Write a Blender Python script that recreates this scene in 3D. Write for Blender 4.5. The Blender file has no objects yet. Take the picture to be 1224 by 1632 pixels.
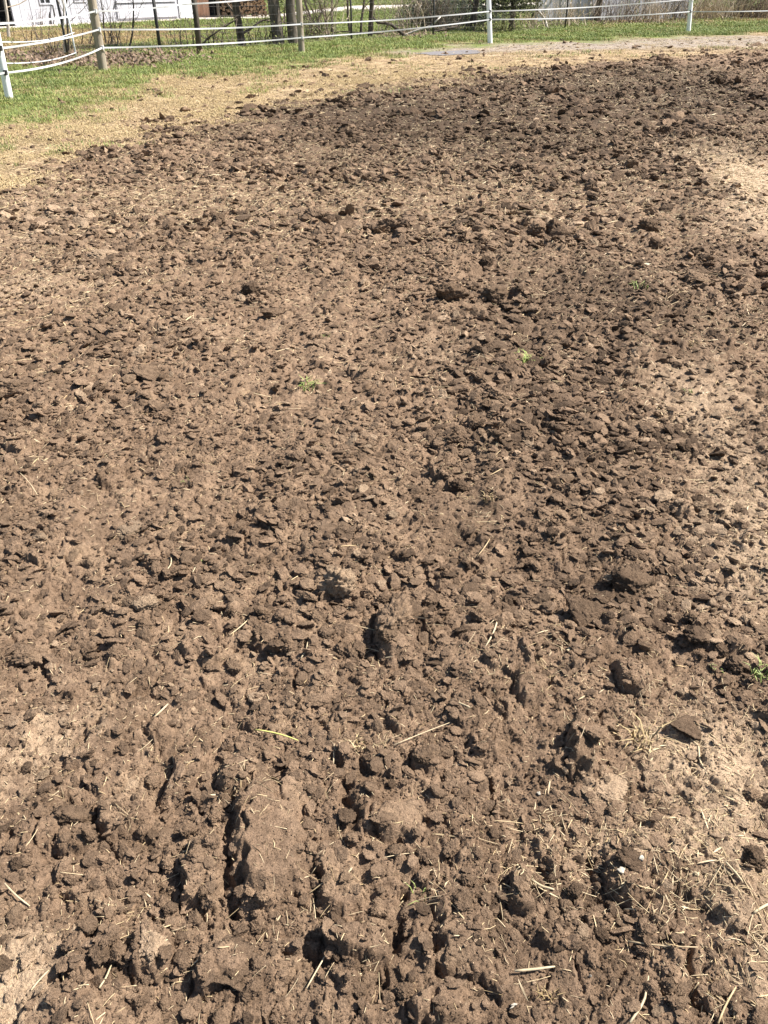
import bpy, bmesh, math, random
import numpy as np
from mathutils import Vector, Matrix, noise as mnoise

random.seed(7)
rng = np.random.default_rng(7)
S = bpy.context.scene
COL = S.collection

# ------------------------------------------------------------------ camera
CAM_H, PITCH, FPX = 1.6, math.radians(34.0), 1269.0      # FPX: focal length for a 1224 x 1632 frame
cam = bpy.data.cameras.new('camera')
cam.sensor_fit = 'VERTICAL'
cam.sensor_height = 36.0
cam.lens = 36.0 * FPX / 1632.0
cam.clip_start, cam.clip_end = 0.05, 3000.0
cam_o = bpy.data.objects.new('camera', cam)
cam_o.location = (0, 0, CAM_H)
cam_o.rotation_euler = (math.pi / 2 - PITCH, 0, 0)
COL.objects.link(cam_o)
S.camera = cam_o

# ------------------------------------------------------------------ sky, sun, exposure
SUN_EL, SUN_AZ = math.radians(51), math.radians(78)      # azimuth clockwise from +Y
w = bpy.data.worlds.new('World')
S.world = w
w.use_nodes = True
nt = w.node_tree
bg = nt.nodes['Background']
sky = nt.nodes.new('ShaderNodeTexSky')
sky.sky_type = 'NISHITA'
sky.sun_disc = False
sky.sun_elevation = SUN_EL
sky.sun_rotation = SUN_AZ
nt.links.new(sky.outputs[0], bg.inputs[0])
bg.inputs[1].default_value = 0.06
sun = bpy.data.lights.new('sun', 'SUN')
sun.energy = 4.6
sun.angle = math.radians(0.5)
sun.color = (1.0, 0.955, 0.89)
sun_o = bpy.data.objects.new('sun', sun)
sd = Vector((math.sin(SUN_AZ) * math.cos(SUN_EL), math.cos(SUN_AZ) * math.cos(SUN_EL), math.sin(SUN_EL)))
sun_o.rotation_euler = sd.to_track_quat('Z', 'Y').to_euler()
sun_o.location = (20, 20, 30)
COL.objects.link(sun_o)
S.view_settings.view_transform = 'Standard'
S.view_settings.look = 'None'
S.view_settings.exposure = 1.45
S.view_settings.gamma = 1.0
S.view_settings.use_curve_mapping = False

# ------------------------------------------------------------------ photo pixel -> place
cp, sp = math.cos(PITCH), math.sin(PITCH)


def ray(u, v):
    a, b = (u - 612.0) / FPX, (816.0 - v) / FPX
    return a, cp + b * sp, -sp + b * cp          # x, y, z per unit of depth


def G(u, v, z=0.0):
    d = ray(u, v)
    t = (z - CAM_H) / d[2]
    return d[0] * t, d[1] * t


def AT(u, v, y):
    d = ray(u, v)
    t = y / d[1]
    return Vector((d[0] * t, y, CAM_H + d[2] * t))


def mpp(y):                                        # metres per photo pixel at ground distance y
    return (y * cp + CAM_H * sp) / FPX


# ------------------------------------------------------------------ noise on arrays
T = 1024
PERM = rng.permutation(T).astype(np.int32)
RT = rng.random((16, T)).astype(np.float32)
ANG = RT[15] * 2 * np.pi
GX, GY = np.cos(ANG).astype(np.float32), np.sin(ANG).astype(np.float32)


def hsh(ix, iy, seed):
    return PERM[(ix + PERM[(iy + seed * 131) & (T - 1)]) & (T - 1)]


def gn(x, y, seed=0):
    xi, yi = np.floor(x), np.floor(y)
    fx, fy = (x - xi).astype(np.float32), (y - yi).astype(np.float32)
    ix, iy = xi.astype(np.int32), yi.astype(np.int32)
    ux = fx * fx * fx * (fx * (fx * 6 - 15) + 10)
    uy = fy * fy * fy * (fy * (fy * 6 - 15) + 10)

    def d(a, b):
        h = hsh(ix + a, iy + b, seed)
        return GX[h] * (fx - a) + GY[h] * (fy - b)
    n0 = d(0, 0) + ux * (d(1, 0) - d(0, 0))
    n1 = d(0, 1) + ux * (d(1, 1) - d(0, 1))
    return (n0 + uy * (n1 - n0)) * 1.5


def fbm(x, y, seed=0, octv=4, gain=0.5):
    r, a, f = 0, 1.0, 1.0
    for o in range(octv):
        r = r + a * gn(x * f + o * 17.3, y * f - o * 9.1, seed + o)
        a *= gain
        f *= 2.03
    return r


def clods(x, y, cell, seed, rmin, rmax, hk, prob, tilt=0.35, ang=0.55, steep=2.0):
    """Field of angular lumps: in each cell maybe one, with flat tilted top and steep broken sides."""
    gx, gy = x / cell, y / cell
    ix, iy = np.floor(gx).astype(np.int32), np.floor(gy).astype(np.int32)
    out = np.zeros_like(x)
    for a in (-1, 0, 1):
        for b in (-1, 0, 1):
            h = hsh(ix + a, iy + b, seed)
            px = (gx - (ix + a + RT[0][h])) * cell
            py = (gy - (iy + b + RT[1][h])) * cell
            r = rmin + (rmax - rmin) * RT[2][h] ** 2
            th = RT[3][h] * 6.2832
            c, s = np.cos(th), np.sin(th)
            qx = (c * px + s * py) / r
            qy = (-s * px + c * py) / (r * (0.5 + 0.5 * RT[4][h]))
            k = ang
            d = np.maximum(np.maximum(np.abs(qx), np.abs(qy)), np.abs(qx * 0.75 + qy * (0.4 + RT[5][h] * 0.5)))
            d = k * d + (1 - k) * np.sqrt(qx * qx + qy * qy)
            top = r * hk * (0.55 + 0.75 * RT[6][h]) * (1 + tilt * 2 * ((RT[7][h] - .5) * qx + (RT[8][h] - .5) * qy))
            z = np.minimum(top, (1 - d) * r * steep)
            z = np.where(RT[9][h] < prob, z, 0)
            np.maximum(out, z, out=out)
    return out


# ------------------------------------------------------------------ zones of the ground
def poly_px(pts):
    return np.array([G(u, v) for u, v in pts])


TILL = poly_px([(-1500, 1100), (-600, 560), (-200, 385), (0, 318), (100, 268), (200, 236), (300, 199), (400, 175), (500, 153), (620, 137), (720, 127), (830, 110), (950, 99), (1080, 89), (1224, 80), (1500, 66), (2200, 45)])
GREEN = poly_px([(-1500, 700), (-600, 400), (-200, 285), (0, 236), (60, 206), (150, 170), (230, 131), (300, 116), (420, 111), (480, 101), (600, 90), (640, 83), (780, 72), (900, 67), (1000, 65), (1224, 53), (1500, 42), (2200, 22)])


def side(x, y, line):
    """Signed distance to an open polyline, positive on its near / right side."""
    best = np.full(x.shape, 1e9, np.float32)
    sg = np.zeros(x.shape, np.float32)
    for (x0, y0), (x1, y1) in zip(line[:-1], line[1:]):
        dx, dy = x1 - x0, y1 - y0
        L = dx * dx + dy * dy
        t = np.clip(((x - x0) * dx + (y - y0) * dy) / L, 0, 1)
        d = np.hypot(x - x0 - t * dx, y - y0 - t * dy)
        cr = (x - x0) * dy - (y - y0) * dx
        m = d < best
        best = np.where(m, d, best)
        sg = np.where(m, np.sign(cr), sg)
    return best * sg


def sst(a, b, v):
    t = np.clip((v - a) / (b - a), 0, 1)
    return t * t * (3 - 2 * t)


DRY = [(1235, 300, 75, 65, 1.6), (1205, 350, 90, 45, .5), (40, 330, 120, 35, .3), (1130, 620, 90, 60, .38), (1170, 730, 70, 110, .5), (1190, 870, 80, 90, .55),
       (1120, 930, 120, 60, .3), (1170, 1230, 110, 120, .75), (1190, 1480, 90, 200, .45), (990, 1340, 150, 45, .5), (10, 1570, 75, 120, 1.0),
       (60, 455, 110, 40, .4), (60, 1190, 90, 80, .35), (20, 380, 100, 40, .3), (700, 300, 330, 50, .06), (1060, 1190, 70, 60, .4), (960, 1250, 60, 40, .5),
       (680, 560, 90, 60, .3), (420, 560, 200, 80, .08), (900, 300, 160, 60, .08), (200, 1130, 150, 120, .25)]
WET = [(1020, 140, 380, 55, .95), (600, 190, 280, 50, .75), (880, 550, 200, 110, .62), (1000, 950, 130, 80, .65), (650, 1000, 120, 110, .35),
       (870, 1500, 200, 150, .35), (420, 1150, 150, 90, .2), (1000, 450, 150, 70, .55), (820, 240, 300, 60, .25), (800, 830, 160, 80, .35), (360, 860, 160, 60, .2)]


def blobs(x, y, L):
    r = np.zeros(x.shape, np.float32)
    for u, v, ru, rv, k in L:
        cx, cy = G(u, v)
        m = mpp(cy)
        ry = abs(G(u, v - rv)[1] - G(u, v + rv)[1]) / 2
        r += k * np.exp(-((x - cx) / (ru * m)) ** 2 - ((y - cy) / ry) ** 2)
    return r


def zones(x, y):
    j = fbm(x * 0.8, y * 0.8, 40, 4) * np.clip(0.12 + 0.035 * y, 0, .8)
    st = side(x, y, TILL) + j
    sg = side(x, y, GREEN) + fbm(x * 0.6, y * 0.6, 50, 4) * np.clip(0.06 * y, 0, 1.2)
    wd = 0.22 + 0.045 * np.clip(y, 0, 30)
    til = sst(-wd, wd, st)
    grn = 1 - sst(-1.1, 1.1, sg + .2 + .5 * fbm(x * 2.1, y * 2.1, 55, 3))
    n = fbm(x * 1.3, y * 1.3, 60, 4)
    band = gn((x - .22 * y) * 2.6, y * .35, 61) * .6 + gn((x + .1 * y) * 5, y * .5, 62) * .4
    dry = np.clip(blobs(x, y, DRY) + 0.16 * n + .16 * band, 0, 1.4)
    wet = np.clip(blobs(x, y, WET) + 0.18 * fbm(x * 0.9, y * 0.9, 70, 4) - .22 * band, 0, 1)
    return til.astype(np.float32), grn.astype(np.float32), dry.astype(np.float32), wet.astype(np.float32)


# slits left by the tines: photo pixels, half width, depth
SLITS = [([(398, 1245), (390, 1330), (383, 1420), (350, 1462)], .013, .05), ([(535, 1212), (547, 1262), (565, 1305)], .018, .05),
         ([(642, 1420), (632, 1500)], .017, .045), ([(455, 1505), (500, 1520), (550, 1532), (615, 1562)], .012, .04),
         ([(822, 955), (816, 1015)], .009, .04), ([(960, 1130), (950, 1182)], .008, .04), ([(786, 1185), (781, 1305)], .007, .03),
         ([(944, 1340), (939, 1445)], .013, .045), ([(926, 1470), (927, 1580)], .008, .04), ([(470, 1070), (473, 1130)], .01, .035),
         ([(870, 1370), (866, 1440)], .014, .04), ([(1110, 1610), (1100, 1500)], .012, .03), ([(160, 1420), (140, 1560)], .008, .025),
         ([(700, 1500), (690, 1632)], .012, .03), ([(880, 1130), (830, 1000), (790, 880)], .02, .02), ([(630, 880), (600, 760)], .02, .02)]
# blocks turned up whole: u, v, width px, height px, angle, rise
MOUNDS = [(430, 1335, 124, 200, .12, .058), (640, 1308, 84, 60, 0, .035), (350, 1535, 90, 60, .5, .03), (240, 1510, 60, 90, 0, .03), (632, 1015, 66, 90, .1, .05),
          (928, 1192, 46, 95, -.25, .055), (325, 1385, 70, 110, .1, .03), (575, 1500, 110, 50, -.4, .035), (680, 1215, 50, 45, 0, .03),
          (380, 1235, 70, 60, .2, .03), (850, 1100, 60, 46, 0, .035), (480, 1250, 60, 70, 0, .025), (830, 1420, 40, 70, 0, .03), (1000, 1400, 70, 60, .5, .03),
          (200, 1290, 90, 60, .3, .025), (700, 1600, 90, 70, .2, .03), (120, 1330, 60, 50, .1, .02), (1010, 1080, 60, 50, .3, .04), (175, 1165, 60, 130, -.5, .014), (300, 1215, 50, 120, -.3, .016), (150, 1500, 60, 150, -.1, .02), (540, 1400, 70, 120, .1, .02), (740, 1480, 90, 150, 0, .02)]


def height(x, y, fine=True):
    til, grn, dry, wet = zones(x, y)
    far = np.clip((40 - y) / 8, 0, 1)
    amp = (0.12 + 0.88 * til) * far * (1 - 0.38 * np.clip(dry, 0, 1) * til) * (1 - .55 * sst(.75, 1.3, dry)) * (1 - 0.55 * grn)
    wx = x + 0.012 * gn(x * 34, y * 34, 1) + 0.03 * gn(x * 9, y * 9, 2) + 0.004 * gn(x * 120, y * 120, 21)
    wy = y + 0.012 * gn(x * 34, y * 34, 3) + 0.03 * gn(x * 9, y * 9, 4) + 0.004 * gn(x * 120, y * 120, 22)
    z = 0.028 * gn(x * 1.1, y * 0.7, 5) + 0.02 * gn(x * 3.3, y * 2.1, 6) + 0.012 * gn(wx * 8, wy * 8, 7)
    z = z + .014 * gn((x - .22 * y) * 7, y * .9, 63)
    pit = gn(wx * 6.5, wy * 6.5, 8)
    z = z - 0.022 * np.clip(np.abs(pit) * -7 + 0.6, 0, 1)
    z = z + .8 * clods(wx, wy, .23, 11, .04, .10, .36, .34)
    z = z + 0.75 * clods(wx + 3, wy, .105, 12, .018, .05, .46, .45)
    z = z + 0.95 * clods(wx, wy + 5, .05, 13, .009, .026, .55, .62, steep=1.7)
    z = z + np.clip((y - 2.5) / 3, 0, 1) * .5 * clods(wx + 7, wy, .075, 19, .016, .04, .5, .6, steep=1.8)
    z = z + 0.005 * gn(x * 26, y * 26, 15)
    near = y < 6.5
    if near.any():
        xs, ys = x[near], y[near]
        a, b = wx[near], wy[near]
        f = np.clip((6.5 - ys) / 2, 0, 1)
        z[near] += f * (0.9 * clods(a, b, .022, 14, .004, .0115, .6, .65, steep=1.5) + 0.0025 * gn(xs * 75, ys * 75, 16))
    near = y < 3.0
    if near.any():
        xs, ys = x[near], y[near]
        f = np.clip((3.0 - ys) / 1.2, 0, 1)
        z[near] += f * (0.7 * clods(wx[near], wy[near], .0105, 17, .0022, .005, .6, .7, steep=1.2) + 0.0013 * gn(xs * 190, ys * 190, 18))
    z = z * amp
    close = (y < 4.5) & (np.abs(x) < 4)
    if close.any():
        xs, ys, zs = x[close], y[close], z[close]
        jx = xs + 0.012 * fbm(xs * 22, ys * 22, 30, 3)
        jy = ys + 0.012 * fbm(xs * 22, ys * 22, 33, 3)
        for u, v, ww, hh, an, rise in MOUNDS:
            cx, cy = G(u, v)
            m = mpp(cy)
            ry = abs(G(u, v - hh / 2)[1] - G(u, v + hh / 2)[1]) / 2
            rx = ww * m / 2
            dx, dy = jx - cx, jy - cy
            k = (np.abs(dx) < .5) & (np.abs(dy) < .5)
            if not k.any():
                continue
            dx, dy = dx[k], dy[k]
            c, s = math.cos(an), math.sin(an)
            qx, qy = (c * dx + s * dy) / rx, (-s * dx + c * dy) / ry
            d = (np.abs(qx) ** 3.2 + np.abs(qy) ** 3.2) ** (1 / 3.2)
            f = np.clip((1.0 - d) * 3.4, 0, 1)
            old = zs[k]
            zs[k] = old * (1 - f * (.78 if ww > 100 else .6)) + f * rise * .85 * (1 - .25 * qx)
            # the trench round its left foot
            f2 = np.clip(1 - np.abs(d - 1.12) * 9, 0, 1) * np.clip(-qx * 1.4, 0, 1)
            zs[k] -= f2 * .013
        wob = fbm(xs * 14, ys * 14, 36, 3) + .25
        for pts, hw, dep in SLITS:
            L = poly_px(pts)
            best = np.full(xs.shape, 9., np.float32)
            for (x0, y0), (x1, y1) in zip(L[:-1], L[1:]):
                dx, dy = x1 - x0, y1 - y0
                t = np.clip(((jx - x0) * dx + (jy - y0) * dy) / (dx * dx + dy * dy), 0, 1)
                best = np.minimum(best, np.hypot(jx - x0 - t * dx, jy - y0 - t * dy))
            zs -= .7 * dep * np.clip(.4 + 1.1 * wob, 0, .9) * np.clip(1.3 - best / (.8 * hw * np.clip(.75 + .5 * wob, .3, 1.4)), 0, 1)
        z[close] = zs
    return z


def hz(x, y):
    x, y = np.atleast_1d(np.asarray(x, np.float32)), np.atleast_1d(np.asarray(y, np.float32))
    return height(x, y)


# ------------------------------------------------------------------ materials
def new_mat(name):
    m = bpy.data.materials.new(name)
    m.use_nodes = True
    return m, m.node_tree, m.node_tree.nodes['Principled BSDF']


def N(t, kind, **kw):
    n = t.nodes.new(kind)
    for k, v in kw.items():
        setattr(n, k, v)
    return n


def ramp(t, fac, stops):
    r = N(t, 'ShaderNodeValToRGB')
    e = r.color_ramp.elements
    while len(e) < len(stops):
        e.new(0.5)
    for el, (p, c) in zip(e, stops):
        el.position = p
        el.color = (*c, 1)
    t.links.new(fac, r.inputs[0])
    return r.outputs[0]


def tnoise(t, scale, detail=4, rough=.6, vec=None, dist=0):
    n = N(t, 'ShaderNodeTexNoise')
    n.inputs['Scale'].default_value = scale
    n.inputs['Detail'].default_value = detail
    n.inputs['Roughness'].default_value = rough
    n.inputs['Distortion'].default_value = dist
    if vec is not None:
        t.links.new(vec, n.inputs['Vector'])
    return n.outputs['Fac']


def mixc(t, fac, a, b, mode='MIX'):
    n = N(t, 'ShaderNodeMix', data_type='RGBA', blend_type=mode)
    for sock, v in ((n.inputs[0], fac), (n.inputs[6], a), (n.inputs[7], b)):
        if isinstance(v, (int, float)):
            sock.default_value = v
        elif isinstance(v, tuple):
            sock.default_value = (*v, 1)
        else:
            t.links.new(v, sock)
    return n.outputs[2]


def math_(t, op, a, b=0.0, clamp=False):
    n = N(t, 'ShaderNodeMath', operation=op, use_clamp=clamp)
    for sock, v in ((n.inputs[0], a), (n.inputs[1], b)):
        if isinstance(v, (int, float)):
            sock.default_value = v
        else:
            t.links.new(v, sock)
    return n.outputs[0]


def bump(t, bsdf, h, dist, strength=1.0):
    b = N(t, 'ShaderNodeBump')
    b.inputs['Distance'].default_value = dist
    b.inputs['Strength'].default_value = strength
    t.links.new(h, b.inputs['Height'])
    t.links.new(b.outputs[0], bsdf.inputs['Normal'])


SOIL_WET, SOIL_MID, SOIL_DRY = (.062, .0415, .0265), (.200, .134, .0875), (.40, .293, .195)


def soil_colour(t, pos, dry, wet):
    n1 = tnoise(t, 7, 5, .65, pos)
    n2 = tnoise(t, 60, 4, .7, pos)
    n3 = tnoise(t, 420, 2, .6, pos)
    base = ramp(t, n1, [(.30, (.124, .081, .050)), (.5, SOIL_MID), (.72, (.266, .183, .117))])
    base = mixc(t, wet, base, SOIL_WET)
    base = mixc(t, dry, base, SOIL_DRY)
    sp_ = ramp(t, n2, [(.30, (.62, .60, .58)), (.5, (1, 1, 1)), (.7, (1.25, 1.24, 1.22))])
    c = mixc(t, 1.0, base, sp_, 'MULTIPLY')
    sp2 = ramp(t, n3, [(.33, (.66, .64, .62)), (.5, (1, 1, 1)), (.68, (1.32, 1.3, 1.27))])
    return mixc(t, 1.0, c, sp2, 'MULTIPLY')


def soil_bump(t, b, pos, d=.004):
    h = math_(t, 'ADD', tnoise(t, 260, 4, .75, pos), math_(t, 'MULTIPLY', tnoise(t, 90, 3, .7, pos), 1.2))
    bump(t, b, h, d, 1.0)


def ground_mat():
    m, t, b = new_mat('soil and turf')
    pos = N(t, 'ShaderNodeNewGeometry').outputs['Position']
    at = N(t, 'ShaderNodeAttribute', attribute_name='zone')
    sep = N(t, 'ShaderNodeSeparateColor')
    t.links.new(at.outputs['Color'], sep.inputs[0])
    til, grn, dry = sep.outputs
    at2 = N(t, 'ShaderNodeAttribute', attribute_name='damp')
    wet = at2.outputs['Fac']
    dn = math_(t, 'ADD', dry, math_(t, 'MULTIPLY', math_(t, 'SUBTRACT', tnoise(t, 14, 5, .75, pos), .5), 1.2))
    dn = ramp(t, dn, [(.20, (0, 0, 0)), (.9, (1, 1, 1))])
    wn = math_(t, 'ADD', wet, math_(t, 'MULTIPLY', math_(t, 'SUBTRACT', tnoise(t, 11, 5, .75, pos), .5), .9))
    wn = ramp(t, wn, [(.15, (0, 0, 0)), (.9, (.95, .95, .95))])
    soil = soil_colour(t, pos, dn, wn)
    # trampled bedding and dead grass beside the worked soil
    f = tnoise(t, 24, 5, .75, pos)
    f2 = tnoise(t, 1.7, 4, .6, pos)
    th = ramp(t, f, [(.30, (.13, .085, .045)), (.46, (.36, .255, .15)), (.62, (.48, .36, .215)), (.8, (.56, .445, .28))])
    th = mixc(t, ramp(t, f2, [(.40, (0, 0, 0)), (.62, (.8, .8, .8))]), th, (.19, .125, .072))
    gr = ramp(t, tnoise(t, 16, 5, .75, pos), [(.30, (.06, .055, .022)), (.48, (.12, .15, .035)), (.62, (.20, .235, .06)), (.8, (.30, .29, .11))])
    sepx = N(t, 'ShaderNodeSeparateXYZ')
    t.links.new(pos, sepx.inputs[0])
    at3 = N(t, 'ShaderNodeAttribute', attribute_name='dead')
    gr = mixc(t, at3.outputs['Fac'], gr, ramp(t, tnoise(t, 5, 5, .7, pos), [(.3, (.19, .14, .07)), (.7, (.40, .31, .17))]))
    at4 = N(t, 'ShaderNodeAttribute', attribute_name='mud')
    th = mixc(t, math_(t, 'MULTIPLY', at4.outputs['Fac'], .85), th, ramp(t, tnoise(t, 9, 4, .6, pos), [(.35, (.19, .155, .128)), (.65, (.30, .255, .215))]))
    g2 = math_(t, 'MULTIPLY', grn, ramp(t, tnoise(t, 2.2, 4, .7, pos), [(.3, (.55, .55, .55)), (.5, (1, 1, 1))]))
    turf = mixc(t, g2, th, gr)
    tl = math_(t, 'ADD', til, math_(t, 'MULTIPLY', math_(t, 'SUBTRACT', tnoise(t, 5, 4, .7, pos), .5), 1.1), False)
    tl = ramp(t, tl, [(.35, (0, 0, 0)), (.65, (1, 1, 1))])
    t.links.new(mixc(t, tl, turf, soil), b.inputs['Base Color'])
    b.inputs['Roughness'].default_value = .95
    b.inputs['Specular IOR Level'].default_value = .15
    soil_bump(t, b, pos, .0055)
    return m


def clod_mat(name, dry, wet):
    m, t, b = new_mat(name)
    pos = N(t, 'ShaderNodeNewGeometry').outputs['Position']
    oi = N(t, 'ShaderNodeObjectInfo')
    c = soil_colour(t, pos, dry, wet)
    r = ramp(t, oi.outputs['Random'], [(0, (.72, .72, .72)), (1, (1.25, 1.25, 1.25))])
    t.links.new(mixc(t, 1.0, c, r, 'MULTIPLY'), b.inputs['Base Color'])
    b.inputs['Roughness'].default_value = .95
    b.inputs['Specular IOR Level'].default_value = .15
    soil_bump(t, b, pos, .007)
    return m


def plain_mat(name, lo, hi, scale=20, rough=.85, stretch=None, bumpd=0, spec=.3, rnd=None, metal=0):
    m, t, b = new_mat(name)
    vec = N(t, 'ShaderNodeTexCoord').outputs['Object']
    if stretch:
        mp = N(t, 'ShaderNodeMapping')
        mp.inputs['Scale'].default_value = stretch
        t.links.new(vec, mp.inputs[0])
        vec = mp.outputs[0]
    f = tnoise(t, scale, 5, .65, vec)
    c = ramp(t, f, [(.32, lo), (.68, hi)])
    if rnd:
        oi = N(t, 'ShaderNodeObjectInfo')
        c = mixc(t, 1.0, c, ramp(t, oi.outputs['Random'], [(i / (len(rnd) - 1), q) for i, q in enumerate(rnd)]), 'MULTIPLY')
    t.links.new(c, b.inputs['Base Color'])
    b.inputs['Roughness'].default_value = rough
    b.inputs['Specular IOR Level'].default_value = spec
    b.inputs['Metallic'].default_value = metal
    if bumpd:
        bump(t, b, f, bumpd)
    return m


M_GROUND = ground_mat()
M_CLOD = [clod_mat('clod dry', .55, 0.), clod_mat('clod', .05, .12), clod_mat('clod damp', 0., .65)]
M_STRAW = plain_mat('straw', (.39, .30, .18), (.60, .49, .32), 60, .6, None, 0, .3, [(.55, .5, .45), (1, 1, 1), (1.08, 1.05, .98), (.8, .72, .6)])
M_STRAWP = plain_mat('pale straw', (.36, .285, .17), (.50, .41, .27), 60, .55)
M_STRAWG = plain_mat('green straw', (.42, .40, .10), (.60, .55, .20), 60, .6)
M_GRASS = plain_mat('grass blade', (.135, .172, .055), (.275, .325, .11), 30, .6, None, 0, .3, [(.65, .7, .6), (1, 1, 1), (1.35, 1.18, .95), (.9, 1.02, .8)])
M_DEADG = plain_mat('dead grass blade', (.30, .22, .11), (.52, .41, .23), 30, .8, None, 0, .2, [(.6, .55, .5), (1, 1, 1), (1.1, 1.06, 1)])
M_LEAF = plain_mat('dead leaf', (.10, .065, .045), (.33, .235, .165), 40, .8, None, 0, .2)
M_WEED = plain_mat('weed leaf', (.14, .175, .05), (.26, .30, .09), 30, .6)
M_WEEDB = plain_mat('fresh weed leaf', (.19, .25, .06), (.33, .39, .12), 30, .6)
M_POSTW = plain_mat('white plastic', (.74, .76, .76), (.82, .83, .82), 6, .4, None, 0, .4)
M_POST = plain_mat('weathered post', (.20, .165, .115), (.36, .31, .235), 14, .9, (1, 1, .12), .006)
M_TAPE = plain_mat('fence tape', (.46, .46, .455), (.60, .60, .60), 60, .6)
M_BLACK = plain_mat('insulator', (.02, .02, .02), (.04, .04, .04), 10, .5)
M_BARK = plain_mat('dark bark', (.035, .028, .022), (.12, .095, .072), 18, .95, (1, 1, .2), .01)
M_BARKG = plain_mat('grey bark', (.065, .053, .04), (.17, .145, .115), 16, .95, (1, 1, .25), .008)
M_BARKP = plain_mat('pale bark', (.34, .30, .25), (.62, .57, .50), 16, .9, (1, 1, .4), .004)
M_TWIG = plain_mat('twig', (.07, .052, .040), (.20, .155, .115), 12, .95)
M_TWIGL = plain_mat('light twig', (.30, .24, .17), (.52, .43, .32), 12, .95)
M_WHITE = plain_mat('white siding', (.40, .40, .43), (.52, .52, .55), 3, .7, (1, 1, .3))
M_GREYP = plain_mat('grey panel', (.42, .42, .45), (.58, .58, .61), 9, .8, (1, 1, 3))
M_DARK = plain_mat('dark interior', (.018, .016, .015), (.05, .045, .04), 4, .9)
M_GLASS = plain_mat('dusty glass', (.02, .022, .025), (.05, .052, .055), 4, .15, None, 0, .5)
M_ROOF = plain_mat('metal roof', (.30, .31, .33), (.40, .41, .43), 6, .5)
M_ORANGE = plain_mat('orange board', (.34, .19, .12), (.50, .30, .20), 8, .8, (1, 1, .2))
M_LOGEND = plain_mat('log end', (.24, .15, .085), (.48, .33, .20), 30, .9, None, 0, .2)
M_LOGBARK = plain_mat('log bark', (.05, .036, .026), (.13, .095, .065), 20, .95)
M_PLANK = plain_mat('bare grey plank', (.30, .29, .28), (.56, .55, .54), 10, .9, (6, 6, .25), .004, .2, [(.75, .75, .76), (1, 1, 1), (1.25, 1.25, 1.27)])
M_DRIVE = plain_mat('gravel drive', (.36, .31, .27), (.55, .49, .43), 3, .95)
M_CEDAR = plain_mat('evergreen spray', (.028, .034, .014), (.085, .085, .032), 5, .8)
M_HEDGE = plain_mat('hedge leaf', (.022, .032, .018), (.055, .07, .034), 5, .8)
M_OLIVE = plain_mat('olive leaf', (.10, .11, .035), (.20, .20, .07), 4, .8)
M_WIRE = plain_mat('steel wire', (.09, .085, .08), (.15, .14, .13), 10, .8, None, 0, .2)
M_TPOST = plain_mat('dark steel post', (.03, .03, .03), (.06, .055, .05), 10, .6)
M_CHIP = plain_mat('white chip', (.30, .265, .21), (.42, .38, .31), 40, .7)
M_WATER, _t, _b = new_mat('muddy water')
_b.inputs['Base Color'].default_value = (.21, .18, .165, 1)
_b.inputs['Roughness'].default_value = .34
bump(_t, _b, tnoise(_t, 12, 3, .5, N(_t, 'ShaderNodeNewGeometry').outputs['Position']), .004)


# ------------------------------------------------------------------ object helpers
def link(o, parent=None, **props):
    COL.objects.link(o)
    if parent is not None:
        o.parent = parent
    for k, v in props.items():
        if v:
            o[k] = v
    return o


def empty(name, loc, label, cat, group=None):
    o = bpy.data.objects.new(name, None)
    o.location = loc
    o.empty_display_size = .2
    return link(o, None, label=label, category=cat, group=group)


class MB:
    def __init__(self):
        self.v, self.f = [], []

    def add(self, vs, fs):
        n = len(self.v)
        self.v += [tuple(p) for p in vs]
        self.f += [tuple(i + n for i in q) for q in fs]

    def box(self, lo, hi, M=None):
        x0, y0, z0 = lo
        x1, y1, z1 = hi
        vs = [Vector(p) for p in ((x0, y0, z0), (x1, y0, z0), (x1, y1, z0), (x0, y1, z0), (x0, y0, z1), (x1, y0, z1), (x1, y1, z1), (x0, y1, z1))]
        if M is not None:
            vs = [M @ p for p in vs]
        self.add(vs, [(3, 2, 1, 0), (4, 5, 6, 7), (0, 1, 5, 4), (1, 2, 6, 5), (2, 3, 7, 6), (3, 0, 4, 7)])

    def tube(self, pts, rad, n=6, cap=True):
        pts = [Vector(p) for p in pts]
        rings = []
        up = Vector((.31, .17, .93))
        for i, p in enumerate(pts):
            d = (pts[min(i + 1, len(pts) - 1)] - pts[max(i - 1, 0)]).normalized()
            a = d.cross(up)
            if a.length < .05:
                a = d.cross(Vector((1, 0, 0)))
            a.normalize()
            b = d.cross(a)
            r = rad[i] if isinstance(rad, (list, tuple)) else rad
            rings.append([p + (a * math.cos(k * 6.28318 / n) + b * math.sin(k * 6.28318 / n)) * r for k in range(n)])
        vs = [q for r in rings for q in r]
        fs = []
        for i in range(len(pts) - 1):
            for k in range(n):
                fs.append((i * n + k, (i + 1) * n + k, (i + 1) * n + (k + 1) % n, i * n + (k + 1) % n))
        if cap:
            fs.append(tuple(range(n)))
            fs.append(tuple((len(pts) - 1) * n + k for k in reversed(range(n))))
        self.add(vs, fs)

    def mesh(self, name, mat, smooth=False):
        me = bpy.data.meshes.new(name)
        me.from_pydata(self.v, [], self.f)
        me.materials.append(mat)
        if smooth:
            me.polygons.foreach_set('use_smooth', [True] * len(me.polygons))
        me.update()
        return me

    def build(self, name, mat, parent=None, smooth=False, loc=None, **props):
        o = bpy.data.objects.new(name, self.mesh(name, mat, smooth))
        if loc is not None:
            o.location = loc
        link(o, parent, **props)
        if parent is not None and loc is None:
            root = parent.parent or parent
            o.matrix_parent_inverse = Matrix.Translation(-Vector(root.location)) if parent.parent is None else Matrix()
        return o


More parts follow.
